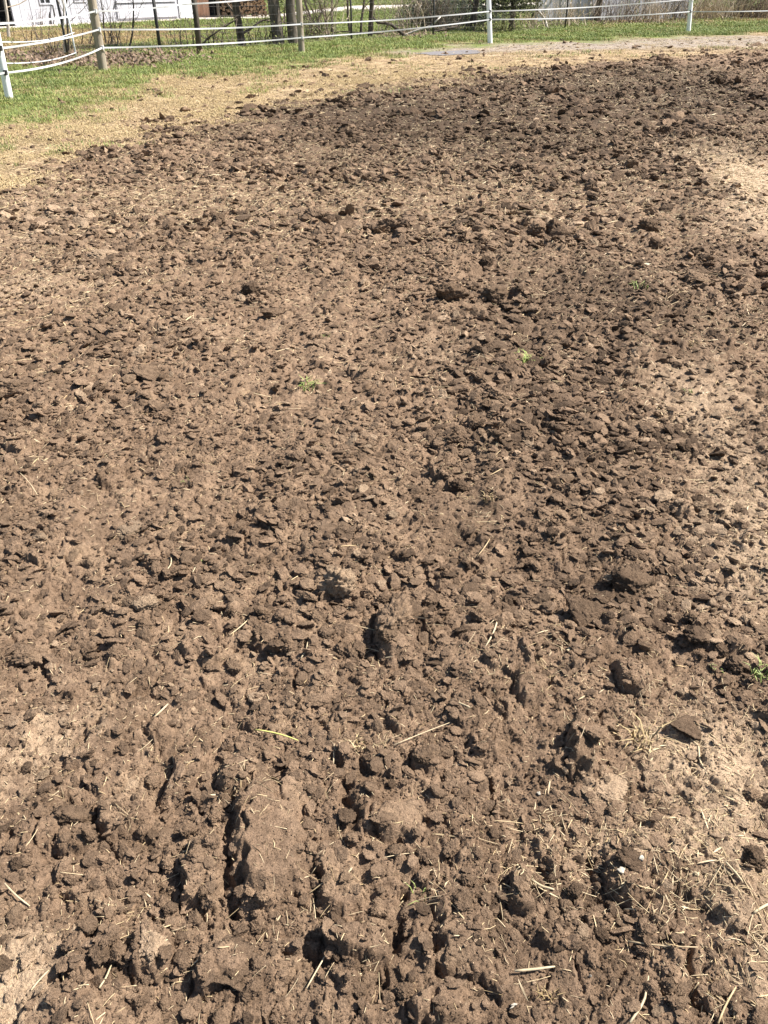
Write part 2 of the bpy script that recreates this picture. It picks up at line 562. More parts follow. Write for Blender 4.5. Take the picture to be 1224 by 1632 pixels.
def gn_scatter(name, protos, pts, rots, scls, ids, label, cat):
    """ONE stuff object: geometry-node copies of a few meshes on given points."""
    pts = np.asarray(pts, np.float32)
    me = bpy.data.meshes.new(name)
    me.vertices.add(len(pts))
    me.vertices.foreach_set('co', pts.ravel())
    for nm, ty, arr, key in (('rot', 'FLOAT_VECTOR', rots, 'vector'), ('scl', 'FLOAT_VECTOR', scls, 'vector'), ('pid', 'INT', ids, 'value')):
        a = me.attributes.new(nm, ty, 'POINT')
        arr = np.asarray(arr, np.int32 if ty == 'INT' else np.float32)
        if nm == 'scl' and arr.ndim == 1:
            arr = np.repeat(arr[:, None], 3, 1)
        a.data.foreach_set(key, arr.ravel())
    for p in protos:
        for mt in p.data.materials:
            if mt.name not in [q.name for q in me.materials]:
                me.materials.append(mt)
    o = bpy.data.objects.new(name, me)
    link(o, None, label=label, category=cat, kind='stuff')
    ng = bpy.data.node_groups.new(name + ' scatter', 'GeometryNodeTree')
    ng.interface.new_socket('Geometry', in_out='INPUT', socket_type='NodeSocketGeometry')
    ng.interface.new_socket('Geometry', in_out='OUTPUT', socket_type='NodeSocketGeometry')
    gi, go = ng.nodes.new('NodeGroupInput'), ng.nodes.new('NodeGroupOutput')
    iop = ng.nodes.new('GeometryNodeInstanceOnPoints')
    g2i = ng.nodes.new('GeometryNodeGeometryToInstance')
    for p in reversed(protos):                      # a multi-input socket numbers its links from the last one made
        oi = ng.nodes.new('GeometryNodeObjectInfo')
        oi.inputs['Object'].default_value = p
        ng.links.new(oi.outputs['Geometry'], g2i.inputs[0])

    def attr(nm, ty):
        n = ng.nodes.new('GeometryNodeInputNamedAttribute')
        n.data_type = ty
        n.inputs['Name'].default_value = nm
        return n.outputs['Attribute']
    ng.links.new(gi.outputs[0], iop.inputs['Points'])
    ng.links.new(g2i.outputs[0], iop.inputs['Instance'])
    iop.inputs['Pick Instance'].default_value = True
    ng.links.new(attr('pid', 'INT'), iop.inputs['Instance Index'])
    e2r = ng.nodes.new('FunctionNodeEulerToRotation')
    ng.links.new(attr('rot', 'FLOAT_VECTOR'), e2r.inputs[0])
    ng.links.new(e2r.outputs[0], iop.inputs['Rotation'])
    ng.links.new(attr('scl', 'FLOAT_VECTOR'), iop.inputs['Scale'])
    ng.links.new(iop.outputs[0], go.inputs[0])
    md = o.modifiers.new('scatter', 'NODES')
    md.node_group = ng
    return o


def proto(me):
    return bpy.data.objects.new(me.name, me)       # never linked to the scene: a shape to copy from


# ------------------------------------------------------------------ the ground, one sheet
FULL = True
NC = 900 if FULL else 450
ys = [-40, -15, -6, -3, -1.5, -.6, -.2, .1, .3]
y = .42
while y < 36:
    ys.append(y)
    y += (.0026 if y < 4 else .0036 if y < 12 else .005) * (1 + .72 * y)
ys += [37.5, 40, 44, 50, 58, 70, 90, 130, 200, 350, 700, 1500]
ys = np.array(ys, np.float32)
s = np.linspace(-1, 1, NC)
s = np.concatenate([[-30, -12, -6, -3.5, -2.3, -1.7, -1.35, -1.15, -1.06], s, [1.06, 1.15, 1.35, 1.7, 2.3, 3.5, 6, 12, 30]]).astype(np.float32)
X = s[None, :] * (0.60 + 0.45 * np.clip(ys, 0, None))[:, None]
Y = np.repeat(ys[:, None], len(s), 1)
xf, yf = X.ravel(), Y.ravel()
zf = height(xf, yf)
til, grn, dry, wet = zones(xf, yf)


def mud_field(x, y):
    return np.clip(blobs(x, y, [(700, 82, 110, 5, 1.2), (1000, 71, 260, 6, 1.3), (1180, 62, 220, 6, 1.3), (860, 75, 140, 5, 1.1)]), 0, 1)


def dead_field(x, y):
    return np.clip(blobs(x, y, [(90, 62, 170, 14, 1.3), (-150, 80, 220, 40, .9), (200, 55, 90, 9, .6), (1170, 22, 110, 11, 1.3), (980, 33, 130, 6, .9)]), 0, .9)


mud, dead = mud_field(xf, yf), dead_field(xf, yf)
nr, nc = len(ys), len(s)
idx = np.arange(nr * nc, dtype=np.int32).reshape(nr, nc)
q = np.stack([idx[:-1, :-1], idx[:-1, 1:], idx[1:, 1:], idx[1:, :-1]], -1).reshape(-1, 4)
me = bpy.data.meshes.new('ground')
me.vertices.add(nr * nc)
me.vertices.foreach_set('co', np.stack([xf, yf, zf], 1).astype(np.float32).ravel())
me.loops.add(q.size)
me.loops.foreach_set('vertex_index', q.ravel())
me.polygons.add(len(q))
me.polygons.foreach_set('loop_start', np.arange(0, q.size, 4, dtype=np.int32))
me.polygons.foreach_set('loop_total', np.full(len(q), 4, np.int32))
me.polygons.foreach_set('use_smooth', np.ones(len(q), bool))
a = me.attributes.new('zone', 'FLOAT_COLOR', 'POINT')
a.data.foreach_set('color', np.stack([til, grn, dry, np.ones_like(til)], 1).astype(np.float32).ravel())
for nm, arr in (('damp', wet), ('dead', dead), ('mud', mud)):
    a = me.attributes.new(nm, 'FLOAT', 'POINT')
    a.data.foreach_set('value', arr.astype(np.float32))
me.materials.append(M_GROUND)
me.update()
link(bpy.data.objects.new('ground', me), None, kind='structure', label='freshly tilled brown paddock soil running into a strip of dead grass and green turf', category='ground')


# ------------------------------------------------------------------ loose clods
def clod_mesh(name, seed, sub, mat, flat=.7):
    r = random.Random(seed)
    bm = bmesh.new()
    bmesh.ops.create_icosphere(bm, subdivisions=sub, radius=1)
    planes = []
    for _ in range(r.randint(7, 11)):
        d = Vector((r.gauss(0, 1), r.gauss(0, 1), r.gauss(0, 1))).normalized()
        planes.append((d, r.uniform(.55, .95)))
    off = Vector((seed * 7.1, seed * 3.3, 1.7))
    ax = (r.uniform(.8, 1.25), r.uniform(.65, 1.0), flat * r.uniform(.7, 1.15))
    for vv in bm.verts:
        d = vv.co.normalized()
        rad = 1.1
        for n_, h_ in planes:
            c = d.dot(n_)
            if c > .05:
                rad = min(rad, h_ / c)
        p = d * rad
        n1 = mnoise.noise(p * 2.2 + off)
        n2 = mnoise.noise(p * 5.5 + off)
        n3 = mnoise.noise(p * 13 + off)
        n4 = mnoise.noise(p * 27 + off)
        rad *= 1 + .20 * n1 + .17 * n2 + .12 * n3 + (.07 * n4 if sub > 4 else 0) - .22 * max(0, .22 - abs(n2)) * 2
        p = d * rad
        vv.co = Vector((p.x * ax[0], p.y * ax[1], p.z * ax[2]))
    me = bpy.data.meshes.new(name)
    bm.to_mesh(me)
    bm.free()
    me.polygons.foreach_set('use_smooth', [sub >= 4] * len(me.polygons))
    me.materials.append(mat)
    return me


def with_mats(base, mats, name):
    out = []
    for m_ in mats:
        c = base.copy()
        c.name = name
        c.materials.clear()
        c.materials.append(m_)
        out.append(c)
    return out


NB, NS = 9, 8
BIG = [with_mats(clod_mesh('soil_clod', i + 1, 5, M_CLOD[1], .62 if i % 3 else .38), M_CLOD, 'soil_clod') for i in range(NB)]
SMALL = [with_mats(clod_mesh('soil_crumb', 40 + i, 3, M_CLOD[1], .72 if i % 3 else .45), M_CLOD, 'soil_crumb') for i in range(NS)]


def half_width(y):
    return .53 + .43 * y


def spread(n, y0, y1, power=1.0):
    """n random spots in the strip of ground between y0 and y1 (evenly by area, inside and a little beside the view)."""
    yy = rng.random(n * 2) * (y1 - y0) + y0
    keep = rng.random(n * 2) < half_width(yy) / half_width(y1)
    yy = yy[keep]
    xx = (rng.random(len(yy)) * 2 - 1) * half_width(yy)
    return xx.astype(np.float32), yy.astype(np.float32)


def moisture_class(dry, wet):
    r = rng.random(len(dry))
    c = np.ones(len(dry), np.int32)
    c[r < dry * 1.1] = 0
    c[r > 1 - wet * 1.0] = 2
    return c


cx_, cy_, cs_ = [], [], []
for y0, y1, n, smin, smax, pw in ((.55, 1.6, 30000, .0013, .0042, 1.6), (1.6, 3.2, 24000, .0022, .0055, 1.5), (.55, 1.6, 6000, .0026, .018, 3.4), (1.6, 3.2, 13000, .0035, .024, 3.4), (3.2, 6, 24000, .004, .029, 3.4),
                                   (6, 11, 26000, .0065, .044, 3.4), (11, 19, 19000, .011, .060, 3.2), (19, 28, 9500, .018, .075, 2.8)):
    xx, yy = spread(n, y0, y1)
    sz = smin + (smax - smin) * rng.random(len(xx)) ** pw
    cx_.append(xx)
    cy_.append(yy)
    cs_.append(sz)
cx_, cy_, cs_ = np.concatenate(cx_), np.concatenate(cy_), np.concatenate(cs_)
cs_ = (cs_ * np.clip(1 + .75 * fbm(cx_ * .9, cy_ * .9, 83, 3) + .5 * gn(cx_ * 3.5, cy_ * 3.5, 86), np.where(cy_ < 2.4, .5, .72), np.where(cy_ < 2.4, 1.15, 1.9))).astype(np.float32)
zt, zg, zd, zw = zones(cx_, cy_)
p_keep = (.06 + .94 * zt) * np.clip(.8 + .7 * fbm(cx_ * 1.7, cy_ * 1.7, 81, 3) + .35 * gn((cx_ - .22 * cy_) * 2.6, cy_ * .35, 61), .45, 1) * (1 - .5 * np.clip(zd, 0, 1)) * (1 - .85 * sst(.75, 1.2, zd)) * (1 - .8 * zg)
for u, v, ru, rv in ((430, 1335, 52, 88), (640, 1308, 36, 24), (355, 1535, 36, 22)):      # the whole blocks keep bare tops
    bx_, by_ = G(u, v)
    rx_, ry_ = ru * mpp(by_), abs(G(u, v - rv)[1] - G(u, v + rv)[1]) / 2
    p_keep = np.where((((cx_ - bx_) / rx_) ** 2 + ((cy_ - by_) / ry_) ** 2 < 1) & (cs_ > .0028), 0, p_keep)
kk = rng.random(len(cx_)) < p_keep
cx_, cy_, cs_, zd, zw = cx_[kk], cy_[kk], cs_[kk], zd[kk], zw[kk]
cz_ = hz(cx_, cy_) + cs_ * .18
cls = moisture_class(zd, zw)
order = np.argsort(-(cs_ / (cy_ * cp + .9)))
one_by_one = order[:270]
rest = order[270:]
crot = np.stack([rng.normal(0, .38, len(cx_)), rng.normal(0, .38, len(cx_)), rng.random(len(cx_)) * 6.28], 1)
csh = rng.integers(0, 1000, len(cx_))
protos = [proto(SMALL[i][c]) for i in range(NS) for c in range(3)]
protos_big = [proto(BIG[i][c]) for i in range(NB) for c in range(3)]
gn_scatter('soil_crumbs', protos, np.stack([cx_, cy_, cz_], 1)[rest], crot[rest], np.stack([cs_ * (.9 + .5 * rng.random(len(cs_))), cs_, cs_ * (.4 + .5 * rng.random(len(cs_)))], 1)[rest], (csh[rest] % NS) * 3 + cls[rest],
           'countless small brown soil crumbs scattered over the tilled ground', 'soil crumbs')
def px_of(x, y, z=0.):
    dpt = y * cp - (z - CAM_H) * sp
    return 612 + FPX * x / dpt, 816 - FPX * (y * sp + (z - CAM_H) * cp) / dpt


MARKS = [(545, 948, 'the upright pale clod'), (632, 1005, 'the broad crumbly block'), (936, 982, 'the dark wedge-shaped clod'), (1112, 1022, 'the ragged black-brown clod'),
         (1095, 1160, 'the flat black slab'), (938, 1185, 'the long upright clod'), (430, 1335, 'the big turned-up block'), (355, 1535, 'the broad smooth slab'), (245, 1512, 'the tall pale block'),
         (1005, 1385, 'the dark split clod'), (1195, 1375, 'the rounded dark clod'), (785, 1018, 'the long pale stalk'), (840, 570, 'the bright green weed tuft'), (488, 622, 'the long-shadowed weed tuft'),
         (790, 476, 'the cleft clod'), (240, 600, 'the wide low clod'), (210, 856, 'the smooth stone-like slab'), (48, 1052, 'the lump with a straw on it'), (120, 1300, 'the dark-sided clod'),
         (735, 772, 'the dark clod in mid-field'), (232, 975, 'the angular grey clod'), (850, 1546, 'the thick crosswise straw'), (440, 1178, 'the yellow-green stalk'), (818, 1604, 'the white splinter'),
         (1200, 1082, 'the cut-off grass tuft'), (1062, 210, 'the far clod poking up'), (618, 287, 'the far isolated clod'), (1040, 380, 'the two small dark clods'), (165, 410, 'the pale flat clod'),
         (402, 470, 'the dark knobbly clod'), (1097, 624, 'the tiny weed on the pale strip'), (676, 1215, 'the rounded brown clod'), (20, 618, 'the low brown slab'), (742, 284, 'the pale leaf scrap'),
         (28, 264, 'the green tuft on dead grass'), (672, 1422, 'the thin grass sprout'), (990, 155, 'the low black clod'), (640, 1310, 'the clod with shiny smears')]
ORD = ['', 'second ', 'third ', 'fourth ', 'fifth ', 'sixth ', 'seventh ', 'eighth ', 'ninth ', 'tenth ', 'eleventh ', 'twelfth ']


def name_by_marks(items):
    """items: (x, y, adjective, noun). A label for each: its look, and which one it is counted outwards from something easy to find."""
    keyed = {}
    for n_, (x, y, adj, noun) in enumerate(items):
        u, v = px_of(x, y)
        for best in sorted(MARKS, key=lambda m_: (m_[0] - u) ** 2 + ((m_[1] - v) * 1.3) ** 2):
            du, dv = u - best[0], v - best[1]
            where = ('left of ' if du < 0 else 'right of ') if abs(du) > abs(dv) else ('beyond ' if dv < 0 else 'in front of ')
            L_ = keyed.setdefault((adj, noun, where + best[2]), [])
            if len(L_) < 12:
                break
        L_.append((math.hypot(du, dv), n_))
    out = [''] * len(items)
    for (adj, noun, wh), L_ in keyed.items():
        L_.sort()
        for r_, (_, n_) in enumerate(L_):
            out[n_] = (f'{ORD[min(r_, 11)]}nearest {adj} {noun} {wh}' if len(L_) > 1 else f'{adj} {noun} {wh}')
    return out


def size_word(px):
    return 'small' if px < 22 else 'medium' if px < 34 else 'large'


clod_labels = name_by_marks([(cx_[i], cy_[i], size_word(2.3 * cs_[i] / mpp(cy_[i])) + ' ' + ('pale', 'brown', 'dark')[cls[i]], 'loose clod') for i in one_by_one])
for i, lab in zip(one_by_one, clod_labels):
    o = bpy.data.objects.new('soil_clod', BIG[csh[i] % NB][cls[i]])
    o.location = (cx_[i], cy_[i], cz_[i])
    o.rotation_euler = crot[i]
    o.scale = (cs_[i],) * 3
    link(o, None, label=lab, category='clod', group='loose clods on the tilled soil')

# the clods that stand out in the photograph: u, v of the centre, width px, flatness, dryness class, shape, yaw, tilt x, tilt y, label
BIGS = [
    (545, 948, 62, 1.25, 0, 1, .4, .2, .5, 'upright pale clod with a deep hole on its left, above the paired crumbly block'),
    (632, 1005, 72, .95, 1, 2, 1.2, .3, -.2, 'broad crumbly block of earth just below and right of the upright pale clod'),
    (936, 982, 66, .7, 2, 3, -.5, .5, .4, 'dark wedge-shaped clod tipped on edge, left of the dark broken clods'),
    (1005, 932, 72, .75, 2, 4, -.5, .4, .4, 'long dark clod behind the dark wedge, a pale triangular plate at its left end'),
    (972, 924, 26, 1.2, 0, 5, .3, .6, 0, 'pale triangular plate of soil standing up at the end of a long dark clod'),
    (1112, 1022, 56, .85, 2, 6, .8, .2, .2, 'ragged black-brown clod right of the row of dark clods'),
    (1168, 1062, 40, .8, 1, 7, .2, .2, .3, 'smooth greyish lump with a black clod touching its upper left'),
    (1148, 1045, 28, .9, 2, 8, .1, .1, .2, 'small black clod touching the smooth greyish lump'),
    (1095, 1160, 52, .45, 2, 3, .1, .1, .2, 'flat black slab of soil beside crossed straws'),
    (938, 1185, 52, .8, 1, 3, 1.7, .15, .35, 'long upright clod throwing a crescent shadow to its left, above a pale flat crust'),
    (972, 1252, 56, .16, 0, 7, .2, 0, 0, 'pale flat crust of dried mud just below the long upright clod'),
    (680, 1216, 40, .75, 1, 0, .6, .1, .2, 'rounded brown clod with a curved straw above it'),
    (715, 480, 44, .8, 2, 5, .1, .6, .1, 'dark clod face-on, left of the cleft clod in the middle distance'),
    (790, 478, 50, .8, 2, 4, .3, .3, .2, 'large cleft clod with a black gap at its right, in the middle distance'),
    (772, 428, 26, .9, 2, 7, .3, .5, .1, 'dark pointed clod standing alone beyond the cleft clod'),
    (1043, 395, 26, .9, 2, 8, .3, .3, .1, 'small dark round clod near the far pale straw patch, low in its pair'),
    (1034, 365, 34, .8, 2, 1, .3, .3, .1, 'wide dark clod just beyond the small dark round one'),
    (1062, 210, 20, 1.0, 2, 2, .3, .4, .1, 'dark clod poking up from the far black soil'),
    (618, 287, 18, .9, 2, 3, .3, .4, .1, 'dark isolated clod in the middle of the far tilled ground'),
    (402, 470, 36, .95, 2, 4, .9, .3, .2, 'dark knobbly clod on the paler soil, above a flat lit slab'),
    (434, 500, 36, .5, 1, 5, .9, .1, .2, 'flat lit slab of soil below the dark knobbly clod'),
    (240, 600, 50, .42, 1, 6, .2, .3, .2, 'wide low clod with a ragged shadow, left of the weed tuft'),
    (165, 410, 48, .35, 0, 7, .2, .1, .1, 'pale flat clod on the straw-littered slope beyond the wide low clod'),
    (210, 856, 44, .28, 0, 8, .2, .1, -.1, 'smooth flat stone-like slab of dry soil'),
    (232, 975, 34, .7, 0, 0, .2, .4, -.1, 'angular grey clod between two shadow pits'),
    (48, 1052, 56, .6, 1, 1, .2, .2, -.1, 'rounded lump with a pale straw stuck to its front'),
    (120, 1300, 52, .7, 2, 2, .2, .3, .3, 'dark-sided clod in the trampled corner of the tilled ground'),
    (355, 1535, 80, .4, 1, 3, .5, .2, .1, 'broad smooth slab with a small round hole, near the crossed straws'),
    (245, 1512, 58, .6, 0, 4, 1.6, .1, .1, 'tall pale block of soil next to the broad smooth slab'),
    (612, 1322, 40, .5, 1, 5, .1, .1, .1, 'crumbly clod with two shiny smears beside it'),
    (1005, 1385, 52, .7, 2, 6, .1, .3, .3, 'dark split clod beside white chips and straw'),
    (1195, 1375, 46, .8, 2, 7, .6, .2, .3, 'rounded dark clod with chopped straw on its left'),
    (830, 1425, 36, .9, 1, 8, 1.5, .1, .3, 'narrow upright clod with a black side, under the heap of straw'),
    (930, 1485, 30, .7, 0, 0, 1.0, .2, .3, 'pale tilted clod at the head of a narrow slit'),
    (735, 772, 34, .7, 2, 1, .5, .3, .3, 'dark clod in the middle of the tilled ground'),
    (20, 618, 44, .5, 1, 2, .1, .2, .1, 'low brown slab with a long shadow under it, by the edge of the tilled soil'),
    (185, 495, 22, .9, 2, 3, .1, .3, .1, 'small dark clod with a thin stalk standing behind it'),
    (990, 155, 20, .8, 2, 4, .1, .3, .1, 'low black clod among the far black furrows'),
]
for i, (u, v, wp, fl, dc, sh, yaw, tx, ty, lab) in enumerate(BIGS):
    gx, gy = G(u, v)
    r = wp * mpp(gy) / 2 * 1.0
    gz = float(hz([gx, gx + r, gx - r, gx, gx], [gy, gy, gy, gy + r, gy - r]).mean())
    o = bpy.data.objects.new('soil_clod', BIG[sh % NB][dc])
    o.location = (gx, gy, gz + r * fl * (.28 if gy < 2 else .5))
    o.rotation_euler = (tx, ty, yaw)
    o.scale = (r, r * .9, r * fl * 1.3)
    link(o, None, label=lab, category='clod', group='clods that stand out on the tilled soil')

# ------------------------------------------------------------------ straw
def straw_mesh(seed, mat, L=None, wd=None, name='straw_stalk'):
    r = random.Random(seed)
    L = L or r.uniform(.035, .09)
    wd = wd or r.uniform(.0005, .00115)
    n = 5
    bend, bend2 = r.uniform(-.035, .035) * L, r.uniform(-.03, .03) * L
    kink = r.random() < .3
    mb = MB()
    pts, rad = [], []
    for i in range(n + 1):
        t = i / n
        zz = bend2 * math.sin(t * 3.14)
        yy = bend * math.sin(t * 3.14)
        if kink and t > .5:
            yy += (t - .5) * L * r.uniform(.3, .5)
        pts.append((L * (t - .5), yy, zz))
        rad.append(wd * (1.0 if t < .75 else 1.0 - .45 * (t - .75) / .25))
    mb.tube(pts, rad, 5)
    return mb.mesh(name, mat, True)


def ribbon_mesh(seed, mat):
    r = random.Random(seed)
    L, wd = r.uniform(.03, .08), r.uniform(.0012, .0028)
    vs, fs, n = [], [], 5
    b, c, tw = r.uniform(-.06, .06) * L, r.uniform(.01, .06) * L, r.uniform(-1, 1)
    for i in range(n + 1):
        t = i / n
        a = tw * (t - .5)
        k_ = wd * math.sin(3.14 * (t * .9 + .05))
        cx, cy, cz = L * (t - .5), b * math.sin(t * 3.14), c * math.sin(t * 3.14)
        vs += [(cx, cy - k_ * math.cos(a), cz - k_ * math.sin(a)), (cx, cy + k_ * math.cos(a), cz + k_ * math.sin(a) + .0004)]
    for i in range(n):
        fs.append((2 * i, 2 * i + 2, 2 * i + 3, 2 * i + 1))
    mb = MB()
    mb.add(vs, fs)
    return mb.mesh('straw_flake', mat, True)


STRAWS = [straw_mesh(100 + i, M_STRAW) for i in range(9)] + [ribbon_mesh(200 + i, M_STRAW) for i in range(7)]
SLEN = [max(abs(v.co.x) for v in m_.vertices) * 2 for m_ in STRAWS]
CHAFF = [straw_mesh(300 + i, M_STRAW, .012 + .003 * i, .0007 + .0001 * i, 'chaff') for i in range(5)]

STRAWY = [(1222, 290, 80, 60, 1.0), (980, 1335, 150, 45, 2.2), (1180, 1420, 80, 120, 1.7), (830, 1370, 50, 50, 1.6), (1090, 1460, 60, 50, 1.0), (1030, 1500, 40, 30, .8), (1100, 1180, 120, 90, .7), (1190, 850, 80, 140, .5), (1040, 660, 60, 50, .6),
          (90, 440, 160, 60, .6), (700, 300, 400, 70, .45), (1050, 860, 60, 25, .8), (1150, 480, 120, 90, .4), (1150, 1560, 90, 80, .7), (880, 1040, 60, 50, .35), (570, 1190, 60, 30, .4),
          (300, 1190, 60, 40, .35), (40, 1210, 60, 70, .3), (1000, 130, 300, 60, .4), (300, 330, 250, 60, .5)]


def lie(x, y, L, yaw):
    """Rest a stalk of length L on the soil: centre and pitch."""
    t = np.linspace(-.5, .5, 5)[:, None]
    hx = x[None] + t * L[None] * np.cos(yaw)[None]
    hy = y[None] + t * L[None] * np.sin(yaw)[None]
    h = hz(hx.ravel(), hy.ravel()).reshape(5, -1)
    slope = (h[4] - h[0]) * .75
    base = np.max(h - slope * t, 0) * .75 + np.mean(h - slope * t, 0) * .25
    return base + .001, -np.arctan2(slope, L)


sx_, sy_, sk_ = [], [], []
for y0, y1, n, sc in ((.55, 1.6, 5200, .68), (1.6, 3.2, 9000, .75), (3.2, 6, 15000, 1.1), (6, 11, 20000, 1.5), (11, 19, 19000, 2.1), (19, 29, 10000, 2.6)):
    xx, yy = spread(n, y0, y1)
    sx_.append(xx)
    sy_.append(yy)
    sk_.append(np.full(len(xx), sc))
sx_, sy_, sk_ = np.concatenate(sx_), np.concatenate(sy_), np.concatenate(sk_)
zt, zg, zd, zw = zones(sx_, sy_)
dens = (.045 + .2 * np.clip((sy_ - 2) / 4, 0, 1) + .6 * np.clip(fbm(sx_ * 1.6, sy_ * 1.6, 90, 3), 0, 1) + np.clip(blobs(sx_, sy_, STRAWY), 0, 2.2)) * (1 - .35 * zw) + .5 * (1 - zt) * (1 - zg)
dens = dens * np.where(sy_ < 6, np.clip(.25 + 1.5 * fbm(sx_ * 7, sy_ * 7, 91, 2), .06, 1.3), 1)
kk = rng.random(len(sx_)) < dens * (1 - .9 * zg)
sx_, sy_, sk_ = sx_[kk], sy_[kk], sk_[kk] * (.55 + .75 * rng.random(kk.sum()))
sid = rng.integers(0, len(STRAWS), len(sx_))
syaw = rng.random(len(sx_)) * 6.28
sL = np.array(SLEN)[sid] * sk_
sz_, sp_ = lie(sx_, sy_, sL, syaw)
sp_ = sp_ + rng.normal(0, .10, len(sp_))
srot = np.stack([rng.random(len(sx_)) * 6.28, sp_, syaw], 1)
vis = (np.abs(sx_) < (.42 + .395 * sy_)) & (sy_ > .74)
order = np.argsort(-np.where(vis, sL / (sy_ * cp + .9), 0))
nst = 260
def lie_word(a_):
    c_ = abs(math.cos(a_))
    return 'lying crosswise' if c_ > .8 else 'pointing away' if c_ < .5 else 'lying aslant'


straw_labels = name_by_marks([(sx_[i], sy_[i], 'dry', ('straw ' if sid[i] < 9 else 'straw flake ') + lie_word(syaw[i])) for i in order[:nst]])
for i, lab in zip(order[:nst], straw_labels):
    o = bpy.data.objects.new('straw_stalk', STRAWS[sid[i]])
    o.location = (sx_[i], sy_[i], sz_[i])
    o.rotation_euler = srot[i]
    o.scale = (sk_[i],) * 3
    link(o, None, label=lab, category='straw', group='straws lying on the soil')
rest = order[nst:]
gn_scatter('straw_litter', [proto(m_) for m_ in STRAWS], np.stack([sx_, sy_, sz_], 1)[rest], srot[rest], sk_[rest], sid[rest],
           'fine chopped straw strewn over the tilled soil and the dead grass', 'straw litter')

hx_, hy_, hs_ = [], [], []
for y0, y1, n, sc in ((.55, 1.6, 7000, .9), (1.6, 3.2, 9000, 1.1), (3.2, 6, 11000, 1.5), (6, 11, 16000, 2.3), (11, 19, 14000, 3.4)):
    xx, yy = spread(n, y0, y1)
    hx_.append(xx)
    hy_.append(yy)
    hs_.append(np.full(len(xx), sc))
hx_, hy_, hs_ = np.concatenate(hx_), np.concatenate(hy_), np.concatenate(hs_)
zt, zg, zd, zw = zones(hx_, hy_)
kk = rng.random(len(hx_)) < (.16 + .8 * np.clip(blobs(hx_, hy_, STRAWY), 0, 1.5)) * (1 - zg)
hx_, hy_, hs_ = hx_[kk], hy_[kk], hs_[kk] * (.6 + .7 * rng.random(kk.sum()))
gn_scatter('chaff', [proto(m_) for m_ in CHAFF], np.stack([hx_, hy_, hz(hx_, hy_) + .0012], 1),
           np.stack([np.zeros(len(hx_)), rng.normal(0, .35, len(hx_)), rng.random(len(hx_)) * 6.28], 1), hs_, rng.integers(0, 5, len(hx_)),
           'fine pale chaff dusted over the soil', 'chaff')

# stalks one can find in the photograph: end, end, half width, material, label
STALKS = [
    ((793, 992), (772, 1044), .0028, M_STRAWP, 'long pale stalk pointing away, right of the broad crumbly block'),
    ((820, 1549), (884, 1543), .0026, M_STRAWP, 'thick cream straw lying crosswise near the narrow slit'),
    ((408, 1170), (476, 1186), .0020, M_STRAWG, 'yellow-green stalk lying above the big turned-up block'),
    ((268, 924), (281, 904), .0022, M_STRAWP, 'pale stalk leaning by a tiny green seedling'),
    ((480, 1057), (498, 1036), .0020, M_STRAWP, 'short pale stalk beside a shadowed cleft'),
    ((718, 1124), (748, 1141), .0022, M_STRAWP, 'pale stalk lying aslant left of the long upright clod'),
    ((245, 1142), (268, 1122), .0028, M_STRAWP, 'stubby pale stalk on the smooth trodden soil'),
    ((1003, 1632), (1048, 1572), .0024, M_STRAWP, 'long thick stalk slanting out of the trodden corner'),
    ((1113, 1190), (1114, 1234), .0024, M_STRAWP, 'pale stalk with a split lower end, pointing at the camera'),
    ((1000, 1500), (1110, 1516), .0018, M_STRAW, 'very long thin stalk with a second stalk touching its end'),
    ((628, 1198), (716, 1158), .0012, M_STRAW, 'long curved thin stalk arching over the rounded brown clod'),
    ((488, 1570), (520, 1514), .0016, M_STRAW, 'thin straight stalk below the big turned-up block'),
    ((530, 886), (568, 876), .0020, M_STRAW, 'flat yellow straw above the upright pale clod'),
    ((366, 1016), (396, 994), .0018, M_STRAW, 'thin straw slanting across bare smooth soil'),
    ((8, 1410), (47, 1442), .0020, M_STRAW, 'straw lying alone on the pale trodden patch'),
    ((62, 797), (30, 760), .0014, M_STRAW, 'thin straw near the left side of the tilled soil'),
    ((1196, 1466), (1224, 1448), .0030, M_STRAWP, 'thick bundle straw among the chopped straw'),
    ((1145, 1630), (1172, 1575), .0020, M_STRAW, 'straight straw standing on the trodden corner'),
    ((50, 1580), (78, 1545), .0018, M_STRAWP, 'straw forming a narrow V with its neighbour on the trodden soil'),
    ((160, 1580), (184, 1541), .0020, M_STRAWP, 'pale straw by the tall pale block'),
    ((845, 1405), (878, 1430), .0026, M_STRAWP, 'thick straw in the heap above the narrow upright clod'),
    ((1150, 1390), (1176, 1420), .0024, M_STRAWP, 'bent straw in the chopped straw by the rounded dark clod'),
    ((760, 890), (780, 866), .0018, M_STRAW, 'straw lying beyond the long pale stalk'),
    ((850, 770), (870, 782), .0016, M_STRAW, 'thin dark-gold straw in the middle of the tilled ground'),
    ((1052, 672), (1010, 690), .0020, M_STRAW, 'golden straw on the pale strip in the middle distance'),
]
for i, (a_, b_, hw, mt, lab) in enumerate(STALKS):
    p0, p1 = np.array(G(*a_)), np.array(G(*b_))
    L = float(np.hypot(*(p1 - p0)))
    yaw = math.atan2(p1[1] - p0[1], p1[0] - p0[0])
    c = (p0 + p1) / 2
    zc, pit = lie(np.array([c[0]]), np.array([c[1]]), np.array([L]), np.array([yaw]))
    o = bpy.data.objects.new('straw_stalk', straw_mesh(900 + i, mt, L, hw))
    o.location = (c[0], c[1], float(zc[0]) + hw + .002)
    o.rotation_euler = (0, float(pit[0]), yaw)
    link(o, None, label=lab, category='straw', group='stalks that stand out on the soil')

